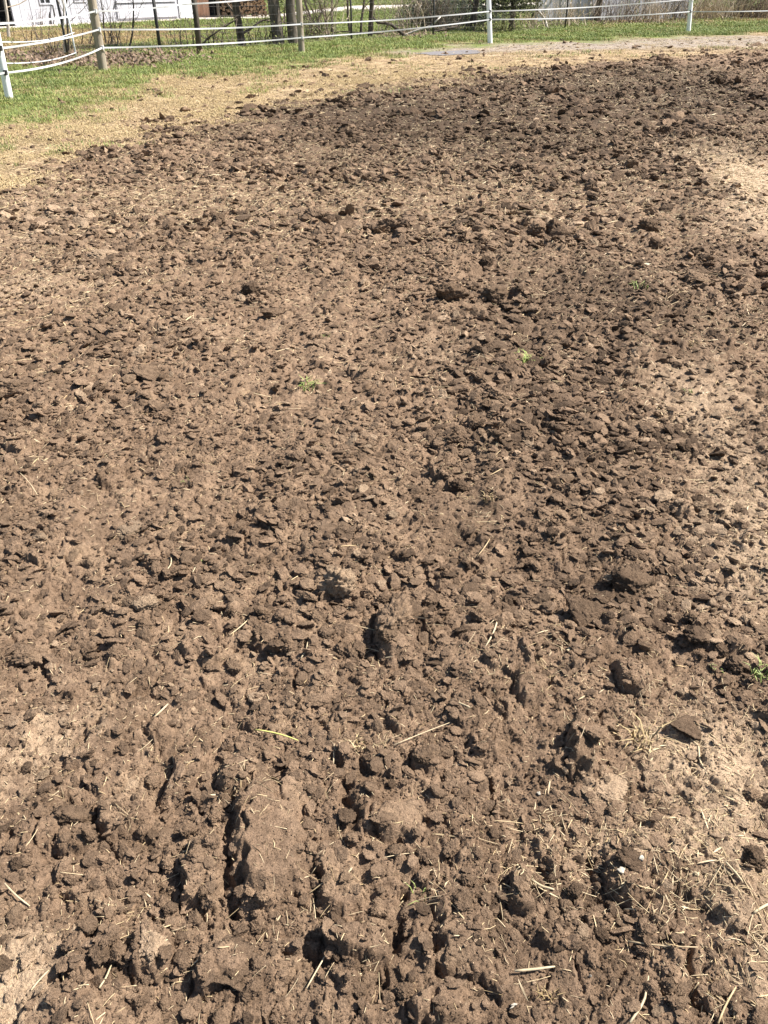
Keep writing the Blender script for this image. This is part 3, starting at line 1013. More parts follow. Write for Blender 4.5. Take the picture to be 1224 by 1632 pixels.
# white chips and flakes of dry leaf
CHIPS = [(818, 1604, 28, 9, .5, 'white splinter lying by itself on dark soil near a dying weed'),
         (1018, 1382, 18, 12, .6, 'white flake at the edge of the heap of chopped straw'),
         (1106, 1402, 14, 10, .3, 'small cream chip under the dark split clod'),
         (984, 1402, 24, 16, .2, 'torn pale leaf lying below the white flake'),
         (940, 1557, 8, 6, .1, 'tiny round white pebble beside a narrow slit'),
         (742, 284, 10, 8, .1, 'pale leaf scrap lying far out on the tilled soil'),
         (906, 1043, 18, 16, .4, 'pale angular chip right of the long pale stalk'),
         (1030, 425, 24, 8, .2, 'flat pale flake beside the small dark round clod'),
         (860, 1256, 14, 12, .3, 'whitish curled scrap left of the pale flat crust')]
for u, v, ww, hh, yaw, lab in CHIPS:
    gx, gy = G(u, v)
    m_ = mpp(gy)
    mb = MB()
    rr = random.Random(u)
    nn = 9
    ring = []
    for k in range(nn):
        a_ = k * 6.28318 / nn
        q_ = rr.uniform(.35, 1.1)
        ring.append((math.cos(a_) * q_ * ww * m_ * .38, math.sin(a_) * q_ * hh * m_ * .42, 0))
    th = .0022
    vs = [(x, y, rr.uniform(0, .003)) for x, y, z in ring] + [(x * .9, y * .9, th + rr.uniform(0, .003)) for x, y, z in ring] + [(0, 0, th + .004), (0, 0, -.001)]
    fs = [(k, (k + 1) % nn, nn + (k + 1) % nn, nn + k) for k in range(nn)] + [(nn + k, nn + (k + 1) % nn, 2 * nn) for k in range(nn)] + [((k + 1) % nn, k, 2 * nn + 1) for k in range(nn)]
    mb.add(vs, fs)
    o = mb.build('leaf_scrap' if 'leaf' in lab or 'scrap' in lab else 'pale_chip', M_CHIP if 'whit' in lab else M_STRAWP, None, False, loc=(gx, gy, float(hz([gx], [gy])[0]) + .003), label=lab, category='chip')
    o.rotation_euler = (.25, .1, yaw)


# ------------------------------------------------------------------ grass and weeds
def tuft_mesh(name, seed, n, spread_, hmin, hmax, wd, mat, lean=.5):
    r = random.Random(seed)
    mb = MB()
    for _ in range(n):
        a_, d_ = r.random() * 6.28, spread_ * math.sqrt(r.random())
        bx, by = d_ * math.cos(a_), d_ * math.sin(a_)
        h_ = r.uniform(hmin, hmax)
        la, ll = r.random() * 6.28, h_ * r.uniform(.1, lean * 2)
        lx, ly = math.cos(la) * ll, math.sin(la) * ll
        px, py = -math.sin(la) * wd, math.cos(la) * wd
        vs = [(bx - px, by - py, -.01), (bx + px, by + py, -.01), (bx + lx * .35 - px * .8, by + ly * .35 - py * .8, h_ * .6), (bx + lx * .35 + px * .8, by + ly * .35 + py * .8, h_ * .6),
              (bx + lx, by + ly, h_ * (1.0 - .25 * lean))]
        mb.add(vs, [(0, 1, 3, 2), (2, 3, 4)])
    return mb.mesh(name, mat)


TURF = [tuft_mesh('grass', 500 + i, 26, .16, .025, .075, .004, M_GRASS, .6) for i in range(6)] + [tuft_mesh('grass', 520 + i, 22, .16, .02, .05, .004, M_DEADG, 1.3) for i in range(3)]
tx_, ty_, tk_ = [], [], []
for y0, y1, n, sc in ((6, 14, 5000, .8), (14, 22, 9000, 1.0), (22, 34, 12000, 1.25), (34, 50, 9000, 1.8), (50, 75, 7000, 2.6)):
    xx, yy = spread(n, y0, y1)
    tx_.append(xx)
    ty_.append(yy)
    tk_.append(np.full(len(xx), sc))
tx_, ty_, tk_ = np.concatenate(tx_), np.concatenate(ty_), np.concatenate(tk_)
zt, zg, zd, zw = zones(tx_, ty_)
pt = fbm(tx_ * .7, ty_ * .7, 95, 3)
pk = np.clip(zg * 1.05 * np.clip(.75 + pt, .25, 1), 0, 1) + .06 * (1 - zt) * np.clip(pt * 2, 0, 1)
pk = pk * (1 - mud_field(tx_, ty_))
DRIVE_PX = [(-200, 54), (50, 45), (180, 38), (310, 32.5), (430, 30), (560, 17), (780, 12), (1000, 8), (1000, 2), (780, 6), (560, 10), (430, 25), (310, 28), (180, 34), (50, 40), (-200, 48)]
dp = poly_px(DRIVE_PX)
inside = np.zeros(len(tx_), bool)
for (x0, y0), (x1, y1) in zip(dp, np.roll(dp, -1, 0)):
    cross = ((y0 > ty_) != (y1 > ty_))
    inside ^= cross & (tx_ < (x1 - x0) * (ty_ - y0) / (y1 - y0 + 1e-9) + x0)
pk = np.where(inside, 0, pk)
kk = rng.random(len(tx_)) < pk
tx_, ty_, tk_ = tx_[kk], ty_[kk], tk_[kk] * (.7 + .6 * rng.random(kk.sum()))
dd = dead_field(tx_, ty_)
tid = np.where(rng.random(len(tx_)) < np.clip(dd + .2 + .5 * fbm(tx_ * .8, ty_ * .8, 98, 3), .05, .95), rng.integers(6, 9, len(tx_)), rng.integers(0, 6, len(tx_)))
gn_scatter('grass', [proto(m_) for m_ in TURF], np.stack([tx_, ty_, hz(tx_, ty_)], 1), np.stack([np.zeros(len(tx_)), np.zeros(len(tx_)), rng.random(len(tx_)) * 6.28], 1), tk_, tid,
           'short green turf round the paddock and on the lawn beyond the fence', 'grass')
# flattened dead grass on the strip between
THATCH = [tuft_mesh('dead_grass', 540 + i, 26, .17, .006, .024, .0035, M_DEADG, 3.5) for i in range(5)]
xx, yy = [], []
for y0, y1, n in ((4, 10, 4500), (10, 18, 9000), (18, 34, 10000)):
    a_, b_ = spread(n, y0, y1)
    xx.append(a_)
    yy.append(b_)
xx, yy = np.concatenate(xx), np.concatenate(yy)
zt, zg, zd, zw = zones(xx, yy)
kk = rng.random(len(xx)) < np.clip((1 - zt) * (1 - zg * .8) * (.6 + fbm(xx, yy, 97, 3)) * (1 - .8 * mud_field(xx, yy)), 0, 1)
xx, yy = xx[kk], yy[kk]
gn_scatter('dead_grass', [proto(m_) for m_ in THATCH], np.stack([xx, yy, hz(xx, yy)], 1), np.stack([np.zeros(len(xx)), np.zeros(len(xx)), rng.random(len(xx)) * 6.28], 1),
           .8 + .7 * rng.random(len(xx)), rng.integers(0, 5, len(xx)), 'flattened tan dead grass on the strip between tilled soil and turf', 'dead grass')

WEEDS = [(840, 570, 36, 36, M_WEEDB, 'bright green weed tuft right of the cleft clod on tilled soil'),
         (488, 622, 34, 34, M_WEEDB, 'green weed tuft with a long black shadow at its left'),
         (520, 540, 14, 10, M_WEED, 'small upright green sprig beyond the tuft with the long shadow'),
         (1020, 466, 34, 16, M_WEED, 'low dull green weed near the dark clods of the middle distance'),
         (1097, 624, 22, 10, M_WEED, 'tiny green weed on the pale strip of trodden soil'),
         (295, 775, 20, 8, M_WEED, 'pale green weed scrap on the left of the tilled ground'),
         (280, 926, 8, 6, M_WEED, 'tiny green seedling beside a leaning pale stalk'),
         (325, 902, 8, 6, M_WEED, 'tiny yellow-green seedling just beyond a pale clod'),
         (672, 1422, 34, 8, M_WEED, 'thin green grass sprout by the black slit in the soil'),
         (1020, 1182, 60, 26, M_DEADG, 'half-dead grass tuft with crossing straws on the trodden strip'),
         (1212, 1082, 50, 26, M_WEED, 'grass tuft cut off by the edge of the view, beside a smooth greyish lump'),
         (1140, 1068, 20, 14, M_WEED, 'small dark green weed between the smooth greyish lump and a grass tuft'),
         (872, 1590, 34, 20, M_DEADG, 'yellowing weed flat on the soil near a white splinter'),
         (575, 1192, 36, 14, M_DEADG, 'pale yellow-green moss-like tuft above a black slit'),
         (1100, 555, 26, 12, M_DEADG, 'dry grass tuft beyond the tiny green weed on the pale strip'),
         (780, 800, 26, 12, M_DEADG, 'dry root tuft in the middle of the tilled ground'),
         (60, 172, 0, 0, None, ''), (28, 264, 14, 18, M_WEED, 'green tuft alone on the tan dead grass')]
for i, (u, v, ww, nb, mt, lab) in enumerate(WEEDS):
    if not mt:
        continue
    gx, gy = G(u, v)
    r = ww * mpp(gy) / 2
    me = tuft_mesh('weed_tuft', 700 + i, nb, r * .75, r * .35, r * .95, max(.0012, r * .05), mt, 1.0)
    o = bpy.data.objects.new('weed_tuft', me)
    o.location = (gx, gy, float(hz([gx], [gy])[0]) + .004)
    link(o, None, label=lab, category='weed')

# ------------------------------------------------------------------ puddle, drive
def sheet(name, px, z, mat, label, cat, jit=0.0, sub=6):
    pts = []
    P = [Vector((*G(u, v), 0)) for u, v in px]
    for i in range(len(P)):
        a_, b_ = P[i], P[(i + 1) % len(P)]
        for k in range(sub):
            q_ = a_.lerp(b_, k / sub)
            n_ = jit * (mnoise.noise(q_ * 1.3) + .5 * mnoise.noise(q_ * 4))
            pts.append((q_.x + n_, q_.y + n_ * 1.5, z))
    mb = MB()
    mb.add(pts, [tuple(range(len(pts)))])
    return mb.build(name, mat, None, label=label, category=cat, kind='structure')


sheet('puddle', [(652, 87), (700, 82), (770, 80), (776, 84), (740, 88), (690, 89)], .012, M_WATER, 'thin muddy puddle on the bare path by the white post', 'puddle', .38)
sheet('drive', DRIVE_PX, .03, M_DRIVE,
      'pale gravel drive past the white barn and the lawn', 'drive', .0)

# ------------------------------------------------------------------ tape fence
def base_at(u, v):
    x_, y_ = G(u, v)
    return Vector((x_, y_, 0))


PB = {'w1': (15, 157), 'p1': (165, 113), 'p2': (481, 85), 'w2': (781, 69), 'w3': (1097, 51)}
B = {k_: base_at(*v_) for k_, v_ in PB.items()}
fence = empty('tape_fence', tuple((B['p2'].x, B['p2'].y, 0)), 'white tape fence on white and weathered posts round the paddock', 'fence')
TOPS = {'w1': (-11, 30), 'p1': (137, -55), 'p2': (475, -20), 'w2': (778, -20), 'w3': (1104, -28)}
for k_ in PB:
    b0 = B[k_]
    top = AT(*TOPS[k_], b0.y)
    wood = k_[0] == 'p'
    r = (.088 if k_ == 'p1' else .078) if wood else .07
    if k_ == 'w1':
        r = .06
    mb = MB()
    pts = [b0 + Vector((0, 0, -.25))] + [b0.lerp(top, t) for t in (0, .33, .66, .97, 1)]
    mb.tube(pts, [r * 1.03, r, r * .98, r * .96, r * .95, r * .8], 14)
    mb.build('post', M_POST if wood else M_POSTW, fence, True, label='round weathered wooden post' if wood else 'smooth white post')
# tapes: heights read off at each post
TAPES = [[('w0', -120, 52), ('w1', -7, 38), ('p1', 152, 18), ('e', 290, 7)],
         [('w0', -120, 93), ('w1', 0, 77), ('p1', 158, 47), ('p2', 480, 38.5), ('w2', 781, 18), ('w3', 1103, -2), ('w4', 1330, -9)],
         [('w0', -120, 132), ('w1', 8, 116), ('p1', 163, 76), ('p2', 481, 60), ('w2', 781, 31), ('w3', 1100, 18.5), ('w4', 1330, 12)],
         [('e', 290, 7), ('p2', 477, -10), ('w2', 779, -14)]]
EXTRA = {'w0': (-120, 190), 'w4': (1330, 44), 'e': (290, 98)}


def pos_of(k_):
    return B[k_] if k_ in B else base_at(*EXTRA[k_])


for tp in TAPES:
    for (k0, u0, v0), (k1, u1, v1) in zip(tp[:-1], tp[1:]):
        y0_, y1_ = pos_of(k0).y - .09, pos_of(k1).y - .09
        a_, b_ = AT(u0, v0, y0_), AT(u1, v1, y1_)
        mb = MB()
        nseg = 14
        vs, fs = [], []
        sag = .015 + .004 * (a_ - b_).length
        if k0 == 'w1' and v0 > 100:
            sag = .07
        hw, th = .014, .002
        dr = (b_ - a_).normalized()
        nrm = Vector((dr.y, -dr.x, 0)).normalized()
        for i in range(nseg + 1):
            t = i / nseg
            p = a_.lerp(b_, t) - Vector((0, 0, sag * 4 * t * (1 - t)))
            tw = .25 * math.sin(t * 9 + u0)
            up = Vector((0, 0, 1)) * math.cos(tw) + nrm * math.sin(tw)
            nn = nrm * math.cos(tw) - Vector((0, 0, 1)) * math.sin(tw)
            vs += [p - up * hw - nn * th, p + up * hw - nn * th, p + up * hw + nn * th, p - up * hw + nn * th]
        for i in range(nseg):
            for k in range(4):
                fs.append((4 * i + k, 4 * i + (k + 1) % 4, 4 * i + 4 + (k + 1) % 4, 4 * i + 4 + k))
        mb.add(vs, fs)
        mb.build('tape', M_TAPE, fence)
        if k0 in B:
            ib = MB()
            ib.box((-.02, -.012, -.035), (.02, .05, .035), Matrix.Translation(a_))
            ib.build('insulator', M_BLACK if k0[0] == 'w' else M_TAPE, fence)
# second run of tape turning away from the near white post
run = empty('tape_fence', tuple(B['w1'] + Vector((.3, .5, 0))), 'second run of thin white tape sagging away behind the near white post', 'fence')
far_b = base_at(122, 92)
mb = MB()
mb.tube([far_b + Vector((0, 0, -.2)), far_b + Vector((-.01, 0, .6)), far_b + Vector((-.03, 0, 1.25))], [.02, .02, .018], 8)
mb.build('post', M_POSTW, run, True)
for (u0, v0), (u1, v1) in (((2, 67), (118, 52)), ((8, 101), (121, 84))):
    a_, b_ = AT(u0, v0, B['w1'].y + .1), AT(u1, v1, far_b.y)
    mb = MB()
    mb.tube([a_.lerp(b_, t / 8) - Vector((0, 0, .06 * 4 * t / 8 * (1 - t / 8))) for t in range(9)], .011, 5)
    mb.build('tape', M_TAPE, run)

# ------------------------------------------------------------------ woven wire fence behind
WF = [base_at(*p) for p in ((-150, 108), (108, 88), (256, 84), (318, 82), (560, 66), (690, 58), (900, 47))]
wf = empty('wire_fence', tuple(WF[2]), 'sagging woven wire fence on thin dark posts behind the white tape', 'fence')
for i, p in enumerate(WF):
    mb = MB()
    big = i == 3
    r = .075 if big else .03
    mb.tube([p + Vector((0, 0, -.2)), p + Vector((.01, 0, .7)), p + Vector((-.02, 0, 1.5 if not big else 1.9))], [r, r * .95, r * .9], 8)
    if i == 2:
        mb.box((-.04, -.008, .02), (.04, .008, 1.45), Matrix.Translation(p))
    mb.build('post', M_BARK if big else M_TPOST, wf, True, label='rough dark wooden post' if big else None)
hw_, vw_ = MB(), MB()
for a_, b_ in zip(WF[:-1], WF[1:]):
    for z_ in (.08, .22, .38, .55, .75, .95, 1.18):
        hw_.tube([a_ + Vector((0, 0, z_)), (a_ + b_) / 2 + Vector((0, 0, z_ - .015)), b_ + Vector((0, 0, z_))], .0022, 3, False)
    L = (b_ - a_).length
    for k in range(int(L / .16)):
        p = a_.lerp(b_, (k + .5) / int(L / .16))
        vw_.tube([p + Vector((0, 0, .06)), p + Vector((0, 0, 1.18))], .002, 3, False)
hw_.build('line_wire', M_WIRE, wf, kind='stuff')
vw_.build('stay_wire', M_WIRE, wf, kind='stuff')


# ------------------------------------------------------------------ trees, saplings, bushes
def wander(p, d, L, n, wob, rr, up=.0):
    pts = [Vector(p)]
    d = Vector(d).normalized()
    for _ in range(n):
        d = (d + Vector((rr.gauss(0, wob), rr.gauss(0, wob), rr.gauss(0, wob) + up))).normalized()
        pts.append(pts[-1] + d * (L / n))
    return pts


def branch(mb, p, d, L, r, depth, rr, n=5, kids=(2, 4), up=.06):
    pts = wander(p, d, L, n, .17, rr, up)
    mb.tube(pts, [r * (1 - .75 * i / n) for i in range(n + 1)], 5 if r > .02 else 4 if r > .008 else 3, False)
    if depth <= 0:
        return
    for _ in range(rr.randint(*kids)):
        t = rr.uniform(.3, .95)
        i = min(int(t * n), n - 1)
        q_ = pts[i].lerp(pts[i + 1], t * n - i)
        dd_ = (pts[i + 1] - pts[i]).normalized()
        side_ = Vector((rr.gauss(0, 1), rr.gauss(0, 1), rr.gauss(.2, .6))).normalized()
        branch(mb, q_, dd_ * .8 + side_, L * rr.uniform(.4, .7), max(.003, r * rr.uniform(.35, .55)), depth - 1, rr, max(3, n - 1), kids, up)


def tree(base, top, r, seed, label, bark, height_=6.0, group=None, nb=9, z0=.5, name='bare_tree', depth=2, twin=None):
    """Leafless tree; TOP is a point its trunk passes through."""
    rr = random.Random(seed)
    b0 = Vector(base)
    t_ = empty(name, tuple(b0), label, 'tree', group)
    stems = [(b0, Vector(top), r)] + ([(b0 + twin[0], Vector(top) + twin[1], r * .9)] if twin else [])
    crown = MB()
    for s0, s1, r_ in stems:
        d = (s1 - s0).normalized()
        n = 9
        pts = [s0 - d * .2]
        for i in range(n + 1):
            t = i / n
            p = s0 + d * (height_ * t)
            p += Vector((rr.gauss(0, 1), rr.gauss(0, 1), 0)) * (.02 + .06 * t) * (1 if i else 0)
            pts.append(p)
        mb = MB()
        mb.tube(pts, [r_ * 1.25] + [r_ * (1.12 if i == 0 else 1 - .75 * i / n) for i in range(n + 1)], 10)
        mb.build('trunk', bark, t_, True)
        for k in range(nb):
            z_ = z0 + (height_ - z0) * (k + rr.random()) / nb
            i = min(int(z_ / height_ * n), n - 1)
            p = pts[i + 1].lerp(pts[i + 2], z_ / height_ * n - i)
            a_ = rr.random() * 6.28
            branch(crown, p, (math.cos(a_), math.sin(a_), rr.uniform(.2, .9)), rr.uniform(.25, .45) * height_ * (1 - .5 * z_ / height_), r_ * .38 * (1 - .5 * z_ / height_), depth, rr)
    crown.build('crown', M_TWIG if bark is not M_BARKP else M_TWIGL, t_)
    return t_


def tp(u0, v0, u1, v1):
    b0 = base_at(u0, v0)
    return b0, AT(u1, v1, b0.y)


b0, t0 = tp(444, 72, 436, 0)
tree(b0, t0, .155, 1, 'thick leaning grey-brown tree with two trunks beside the weathered fence post', M_BARKG, 8, None, 20, 1.5, twin=(Vector((.42, .12, 0)), Vector((.5, .1, 0))))
b0, t0 = tp(386, 73, 373, 0)
tree(b0, t0, .10, 2, 'dark slender tree in front of the stacked firewood', M_BARK, 6, None, 18, .25)
b0, t0 = tp(590, 60, 594, 0)
tree(b0, t0, .075, 3, 'dark forked tree by the low crooked limb, right of the bushes', M_BARK, 6, None, 8, .5)
b0, t0 = tp(752, 50, 760, 0)
tree(b0, t0, .10, 4, 'dark tree close to the white post in front of the evergreen', M_BARK, 6, None, 8, .5)
b0, t0 = tp(951, 35, 955, 0)
tree(b0, t0, .13, 5, 'stout dark trunk standing in front of the grey plank fence', M_BARK, 7, None, 8, .7)
b0, t0 = tp(105, 88, 98, 0)
tree(b0, t0, .026, 6, 'thin pale sapling, the lighter of a pair before the barn', M_BARKP, 4.5, None, 7, .4)
b0, t0 = tp(110, 86, 107, 0)
tree(b0, t0, .026, 7, 'thin reddish sapling, the darker of a pair before the barn', M_BARK, 4.5, None, 8, .1)
b0, t0 = tp(14, 60, 6, 0)
tree(b0, t0, .045, 8, 'pale forked sapling in front of the dark barn doorway', M_BARKP, 5, None, 6, .5)
b0, t0 = tp(206, 78, 212, 10)
tree(b0, t0, .024, 9, 'crooked twiggy sapling between the barn and a thin dark fence post', M_BARK, 3, None, 11, .1)
b0, t0 = tp(169, 70, 163, 10)
tree(b0, t0, .022, 10, 'twiggy sapling springing up right behind the weathered corner post', M_BARK, 3, None, 11, .1)
for u, v, u1, sd_, lab in ((503, 62, 488, 11, 'leaning dark sapling right of the thick twin tree'), (558, 55, 552, 12, 'slim dark sapling rising over the green lawn'),
                           (575, 58, 580, 13, 'slim forked sapling beside the dark forked tree'), (664, 47, 668, 14, 'bare grey sapling amid the brush'),
                           (728, 42, 738, 15, 'leaning bare sapling before the dark low hedge'), (530, 60, 531, 16, 'straight thin sapling at the edge of the bushes')):
    b0, t0 = tp(u, v, u1, 0)
    tree(b0, t0, .04, sd_, lab, M_BARK, 4, None, 8, .35)


def bush(u, v, n, h_, spread_, seed, label, mat, kids=(1, 3), depth=1, lean=.35, group=None, name='bare_bush', leaves=None, nleaf=0):
    rr = random.Random(seed)
    b0 = base_at(u, v)
    t_ = empty(name, tuple(b0), label, 'bush', group)
    mb = MB()
    tips = []
    for _ in range(n):
        a_ = rr.random() * 6.28
        p = b0 + Vector((math.cos(a_), math.sin(a_) * .6, 0)) * spread_ * rr.random()
        d = (rr.gauss(0, lean), rr.gauss(0, lean), 1)
        branch(mb, p, d, h_ * rr.uniform(.6, 1.1), rr.uniform(.007, .018), depth, rr, 5, kids)
        tips.append(p)
    mb.build('stems', mat, t_)
    if leaves:
        lb = MB()
        for _ in range(nleaf):
            p = b0 + Vector((rr.gauss(0, spread_ * .6), rr.gauss(0, spread_ * .4), abs(rr.gauss(0, h_ * .3)) + .05))
            leaf(lb, p, rr.uniform(.02, .045), rr)
        lb.build('foliage', leaves, t_)
    return t_


def leaf(mb, p, s_, rr):
    a = Vector((rr.gauss(0, 1), rr.gauss(0, 1), rr.gauss(0, 1))).normalized()
    b = a.orthogonal().normalized()
    c = a.cross(b)
    mb.add([p - a * s_, p + b * s_ * .55, p + a * s_, p - b * s_ * .55 + c * s_ * .2], [(0, 1, 2, 3)])


for i, (u, v, n, h_, s_, lab, mt, lv, nl) in enumerate((
        (510, 64, 34, 2.0, .5, 'dense clump of dark upright stems right of the thick twin tree', M_TWIG, None, 0),
        (520, 64, 16, 1.6, .35, 'pale stems in the middle of the dark upright clump', M_TWIGL, None, 0),
        (490, 66, 20, .7, .5, 'low green-leaved bush at the foot of the weathered post', M_TWIG, M_OLIVE, 350),
        (430, 72, 26, .8, .6, 'tangle of fine brown twigs at the foot of the thick twin tree', M_TWIG, M_OLIVE, 60),
        (350, 78, 18, .7, .7, 'thin scrub with a slanting limb in front of the drive', M_TWIG, None, 0),
        (640, 54, 40, 1.5, .9, 'pale brush over the low crooked limb', M_TWIGL, None, 0),
        (680, 52, 55, 1.6, .8, 'fine olive-brown brush in front of the road', M_TWIG, None, 0),
        (715, 50, 45, 1.5, .8, 'tan brush left of the white post', M_TWIGL, None, 0),
        (740, 49, 22, .8, .7, 'low brown brush at the white post', M_TWIG, M_OLIVE, 60),
        (800, 52, 24, .6, .9, 'low leafy undergrowth right of the white post', M_TWIG, M_OLIVE, 400),
        (850, 47, 34, .9, .9, 'pale dry stems under the curved limb', M_TWIGL, None, 0),
        (900, 42, 70, .9, 1.2, 'dry weeds in front of the grey planks, next to the curved limb', M_TWIGL, None, 0),
        (985, 38, 64, 1.1, 1.2, 'bare dark shrub in front of the grey planks, right of the stout trunk', M_TWIG, None, 0),
        (1040, 37, 90, .9, 1.4, 'rusty dry weeds below the grey planks', M_TWIGL, M_LEAF, 220),
        (1075, 35, 60, 1.3, 1.0, 'dark bare shrub behind the far white post', M_TWIG, None, 0),
        (1130, 32, 150, 1.2, 1.4, 'tall tan brush right of the far white post', M_TWIGL, None, 0),
        (1180, 30, 160, 1.1, 1.5, 'mauve-brown brush pile by the edge of the view', M_TWIG, None, 0),
        (1215, 29, 140, 1.2, 1.5, 'pale tangled brush at the end of the verge', M_TWIGL, None, 0),
        (60, 70, 14, .7, .9, 'thin weeds on the dry lawn before the barn door', M_TWIG, None, 0),
        (145, 72, 12, .9, .6, 'fine bare shrub left of the weathered corner post', M_TWIG, None, 0),
        (185, 75, 16, 1.3, .6, 'wiry shrub right of the weathered corner post', M_TWIG, None, 0),
        (90, 90, 12, .5, .5, 'stubby twigs standing in the dead leaves', M_TWIG, None, 0),
        (285, 78, 10, .9, .6, 'thin stems between the two dark fence posts', M_TWIG, None, 0))):
    bush(u, v, n, h_, s_, 50 + i, lab, mt, leaves=lv, nleaf=nl)


def limb(px, ydist, r, label, mat, twigs, seed):
    rr = random.Random(seed)
    pts = [AT(u, v, ydist) for u, v in px]
    t_ = empty('fallen_limb', tuple(pts[-1]), label, 'limb')
    mb = MB()
    fine = []
    for i in range(len(pts) - 1):
        for k in range(3):
            fine.append(pts[i].lerp(pts[i + 1], k / 3) + Vector((0, rr.gauss(0, .03), 0)))
    fine.append(pts[-1])
    mb.tube(fine, [r * (.6 + .4 * i / len(fine)) for i in range(len(fine))], 7)
    mb.build('branch', mat, t_, True)
    tb = MB()
    for _ in range(twigs):
        p = rr.choice(fine)
        branch(tb, p, (rr.gauss(0, 1), rr.gauss(0, .5), rr.gauss(.4, .5)), rr.uniform(.3, .9), .012, 1, rr)
    tb.build('twigs', M_TWIG, t_)


limb([(593, 26), (602, 36), (614, 37), (623, 39), (632, 46), (645, 57)], base_at(640, 60).y, .055, 'low crooked dark limb bending down to the ground beside the dark forked tree', M_BARK, 5, 1)
limb([(702, 27), (688, 41), (660, 50), (640, 58)], base_at(650, 58).y, .035, 'pale broken limb propped up across the brush', M_BARKP, 6, 2)
limb([(850, 11), (862, 22), (870, 34), (871, 46)], base_at(871, 46).y, .055, 'curved limb, coloured as sunlit, arching to the ground before the grey planks', M_BARKP, 4, 3)  # pale bark colour stands in for sunlight on this limb
limb([(620, 36), (610, 54), (545, 50), (520, 54)], base_at(545, 60).y, .02, 'thin limb lying level in front of the green lawn', M_BARK, 3, 4)
limb([(378, 30), (350, 48), (330, 62), (322, 72)], base_at(330, 78).y, .028, 'slanting thin limb leaning from the dark slender tree', M_BARK, 5, 5)
limb([(1140, 18), (1155, 25), (1165, 29), (1190, 30)], base_at(1170, 31).y, .05, 'grey fallen limb lying in the brush pile', M_BARKG, 8, 6)
limb([(730, 42), (690, 52), (660, 55)], base_at(700, 54).y, .06, 'dark rotting log in the brush left of the white post', M_BARK, 5, 7)

# evergreen and hedge
def leafy(name, b0, size, n, mat, seed, label, cat, trunk_r, zc, leaf_s):
    rr = random.Random(seed)
    t_ = empty(name, tuple(b0), label, cat)
    mb = MB()
    mb.tube([b0 + Vector((0, 0, -.2)), b0 + Vector((.03, 0, zc)), b0 + Vector((0, .02, zc + size[2]))], [trunk_r, trunk_r * .8, trunk_r * .2], 8)
    mb.build('trunk', M_BARK, t_, True)
    lb = MB()
    for _ in range(n // 14):
        a_ = rr.random() * 6.28
        q_ = (rr.random()) ** .4
        el = rr.uniform(-1, 1)
        k_ = math.sqrt(max(0, 1 - el * el * .7))
        c = b0 + Vector((math.cos(a_) * size[0] * q_ * k_, math.sin(a_) * size[1] * q_ * k_, zc + size[2] * (el + 1) / 2))
        for _ in range(14):
            leaf(lb, c + Vector((rr.gauss(0, .11), rr.gauss(0, .11), rr.gauss(0, .09))), rr.uniform(.6, 1.3) * leaf_s, rr)
    lb.build('crown', mat, t_)


leafy('evergreen_tree', base_at(813, 49), (1.35, 1.1, 3.2), 9000, M_CEDAR, 1, 'dark olive-brown evergreen tree right behind the white post', 'tree', .09, .55, .05)
leafy('low_hedge', base_at(715, 43), (1.9, .7, .75), 7000, M_HEDGE, 2, 'low dark green hedge behind the brush left of the white post', 'hedge', .05, .05, .045)

# far olive scrub beyond the road
rr = random.Random(5)
lb = MB()
for _ in range(420):
    yy_ = rr.uniform(78, 95)
    xx_ = rr.uniform(-12, 45)
    for _ in range(22):
        leaf(lb, Vector((xx_ + rr.gauss(0, .8), yy_ + rr.gauss(0, .8), abs(rr.gauss(.6, 1.1)))), rr.uniform(.08, .2), rr)
lb.build('far_scrub', M_OLIVE, None, kind='stuff', label='olive scrub far beyond the road', category='scrub')

# leaf litter under the fence
rr = random.Random(9)
lb = MB()
for _ in range(3800):
    u, v, su, sv = rr.choice([(80, 97, 50, 6), (150, 93, 70, 7), (235, 92, 40, 5), (60, 92, 40, 7), (120, 101, 50, 4), (190, 97, 50, 5), (640, 57, 30, 2.5), (1010, 38, 60, 1.6)])
    g_ = G(rr.gauss(u, su), rr.gauss(v, sv))
    p = Vector((g_[0], g_[1], .015 + abs(rr.gauss(0, .035))))
    leaf(lb, p, rr.uniform(.03, .065), rr)
lb.build('leaf_litter', M_LEAF, None, kind='stuff', label='drift of brown dead leaves under the fences', category='dead leaves')
# scattered dark dung crumbs on turf
# ------------------------------------------------------------------ barn
pa, pb = base_at(30, 42.5), base_at(309, 30)
dx = (pb - pa)
L = dx.length
ax_ = dx.normalized()
ay_ = Vector((-ax_.y, ax_.x, 0))
MBarn = Matrix(((ax_.x, ay_.x, 0, pa.x), (ax_.y, ay_.y, 0, pa.y), (0, 0, 1, 0), (0, 0, 0, 1)))
barn = empty('white_barn', tuple(pa), 'long white barn with small dark windows behind the bare saplings', 'barn')


def bx(name, mat, lo, hi, par=barn, **kw):
    mb = MB()
    mb.box(lo, hi, MBarn)
    return mb.build(name, mat, par, **kw)


def along(u, v=0):
    """Distance along the barn wall of photo column u (row v)."""
    d = ray(u, v)
    # meet the vertical plane through pa along ax_
    n_ = ay_
    t = (pa.x * n_.x + pa.y * n_.y) / (d[0] * n_.x + d[1] * n_.y)
    P = Vector((d[0] * t, d[1] * t, CAM_H + d[2] * t))
    return (P - pa).dot(ax_), P.z


H = 3.4
wins = []
for u0, u1, vb in ((63, 82, 7.5), (118, 138, 3.5), (195, 214, .5)):
    s0, zb = along(u0, vb)
    s1, _ = along(u1, vb)
    wins.append((s0, s1, zb))
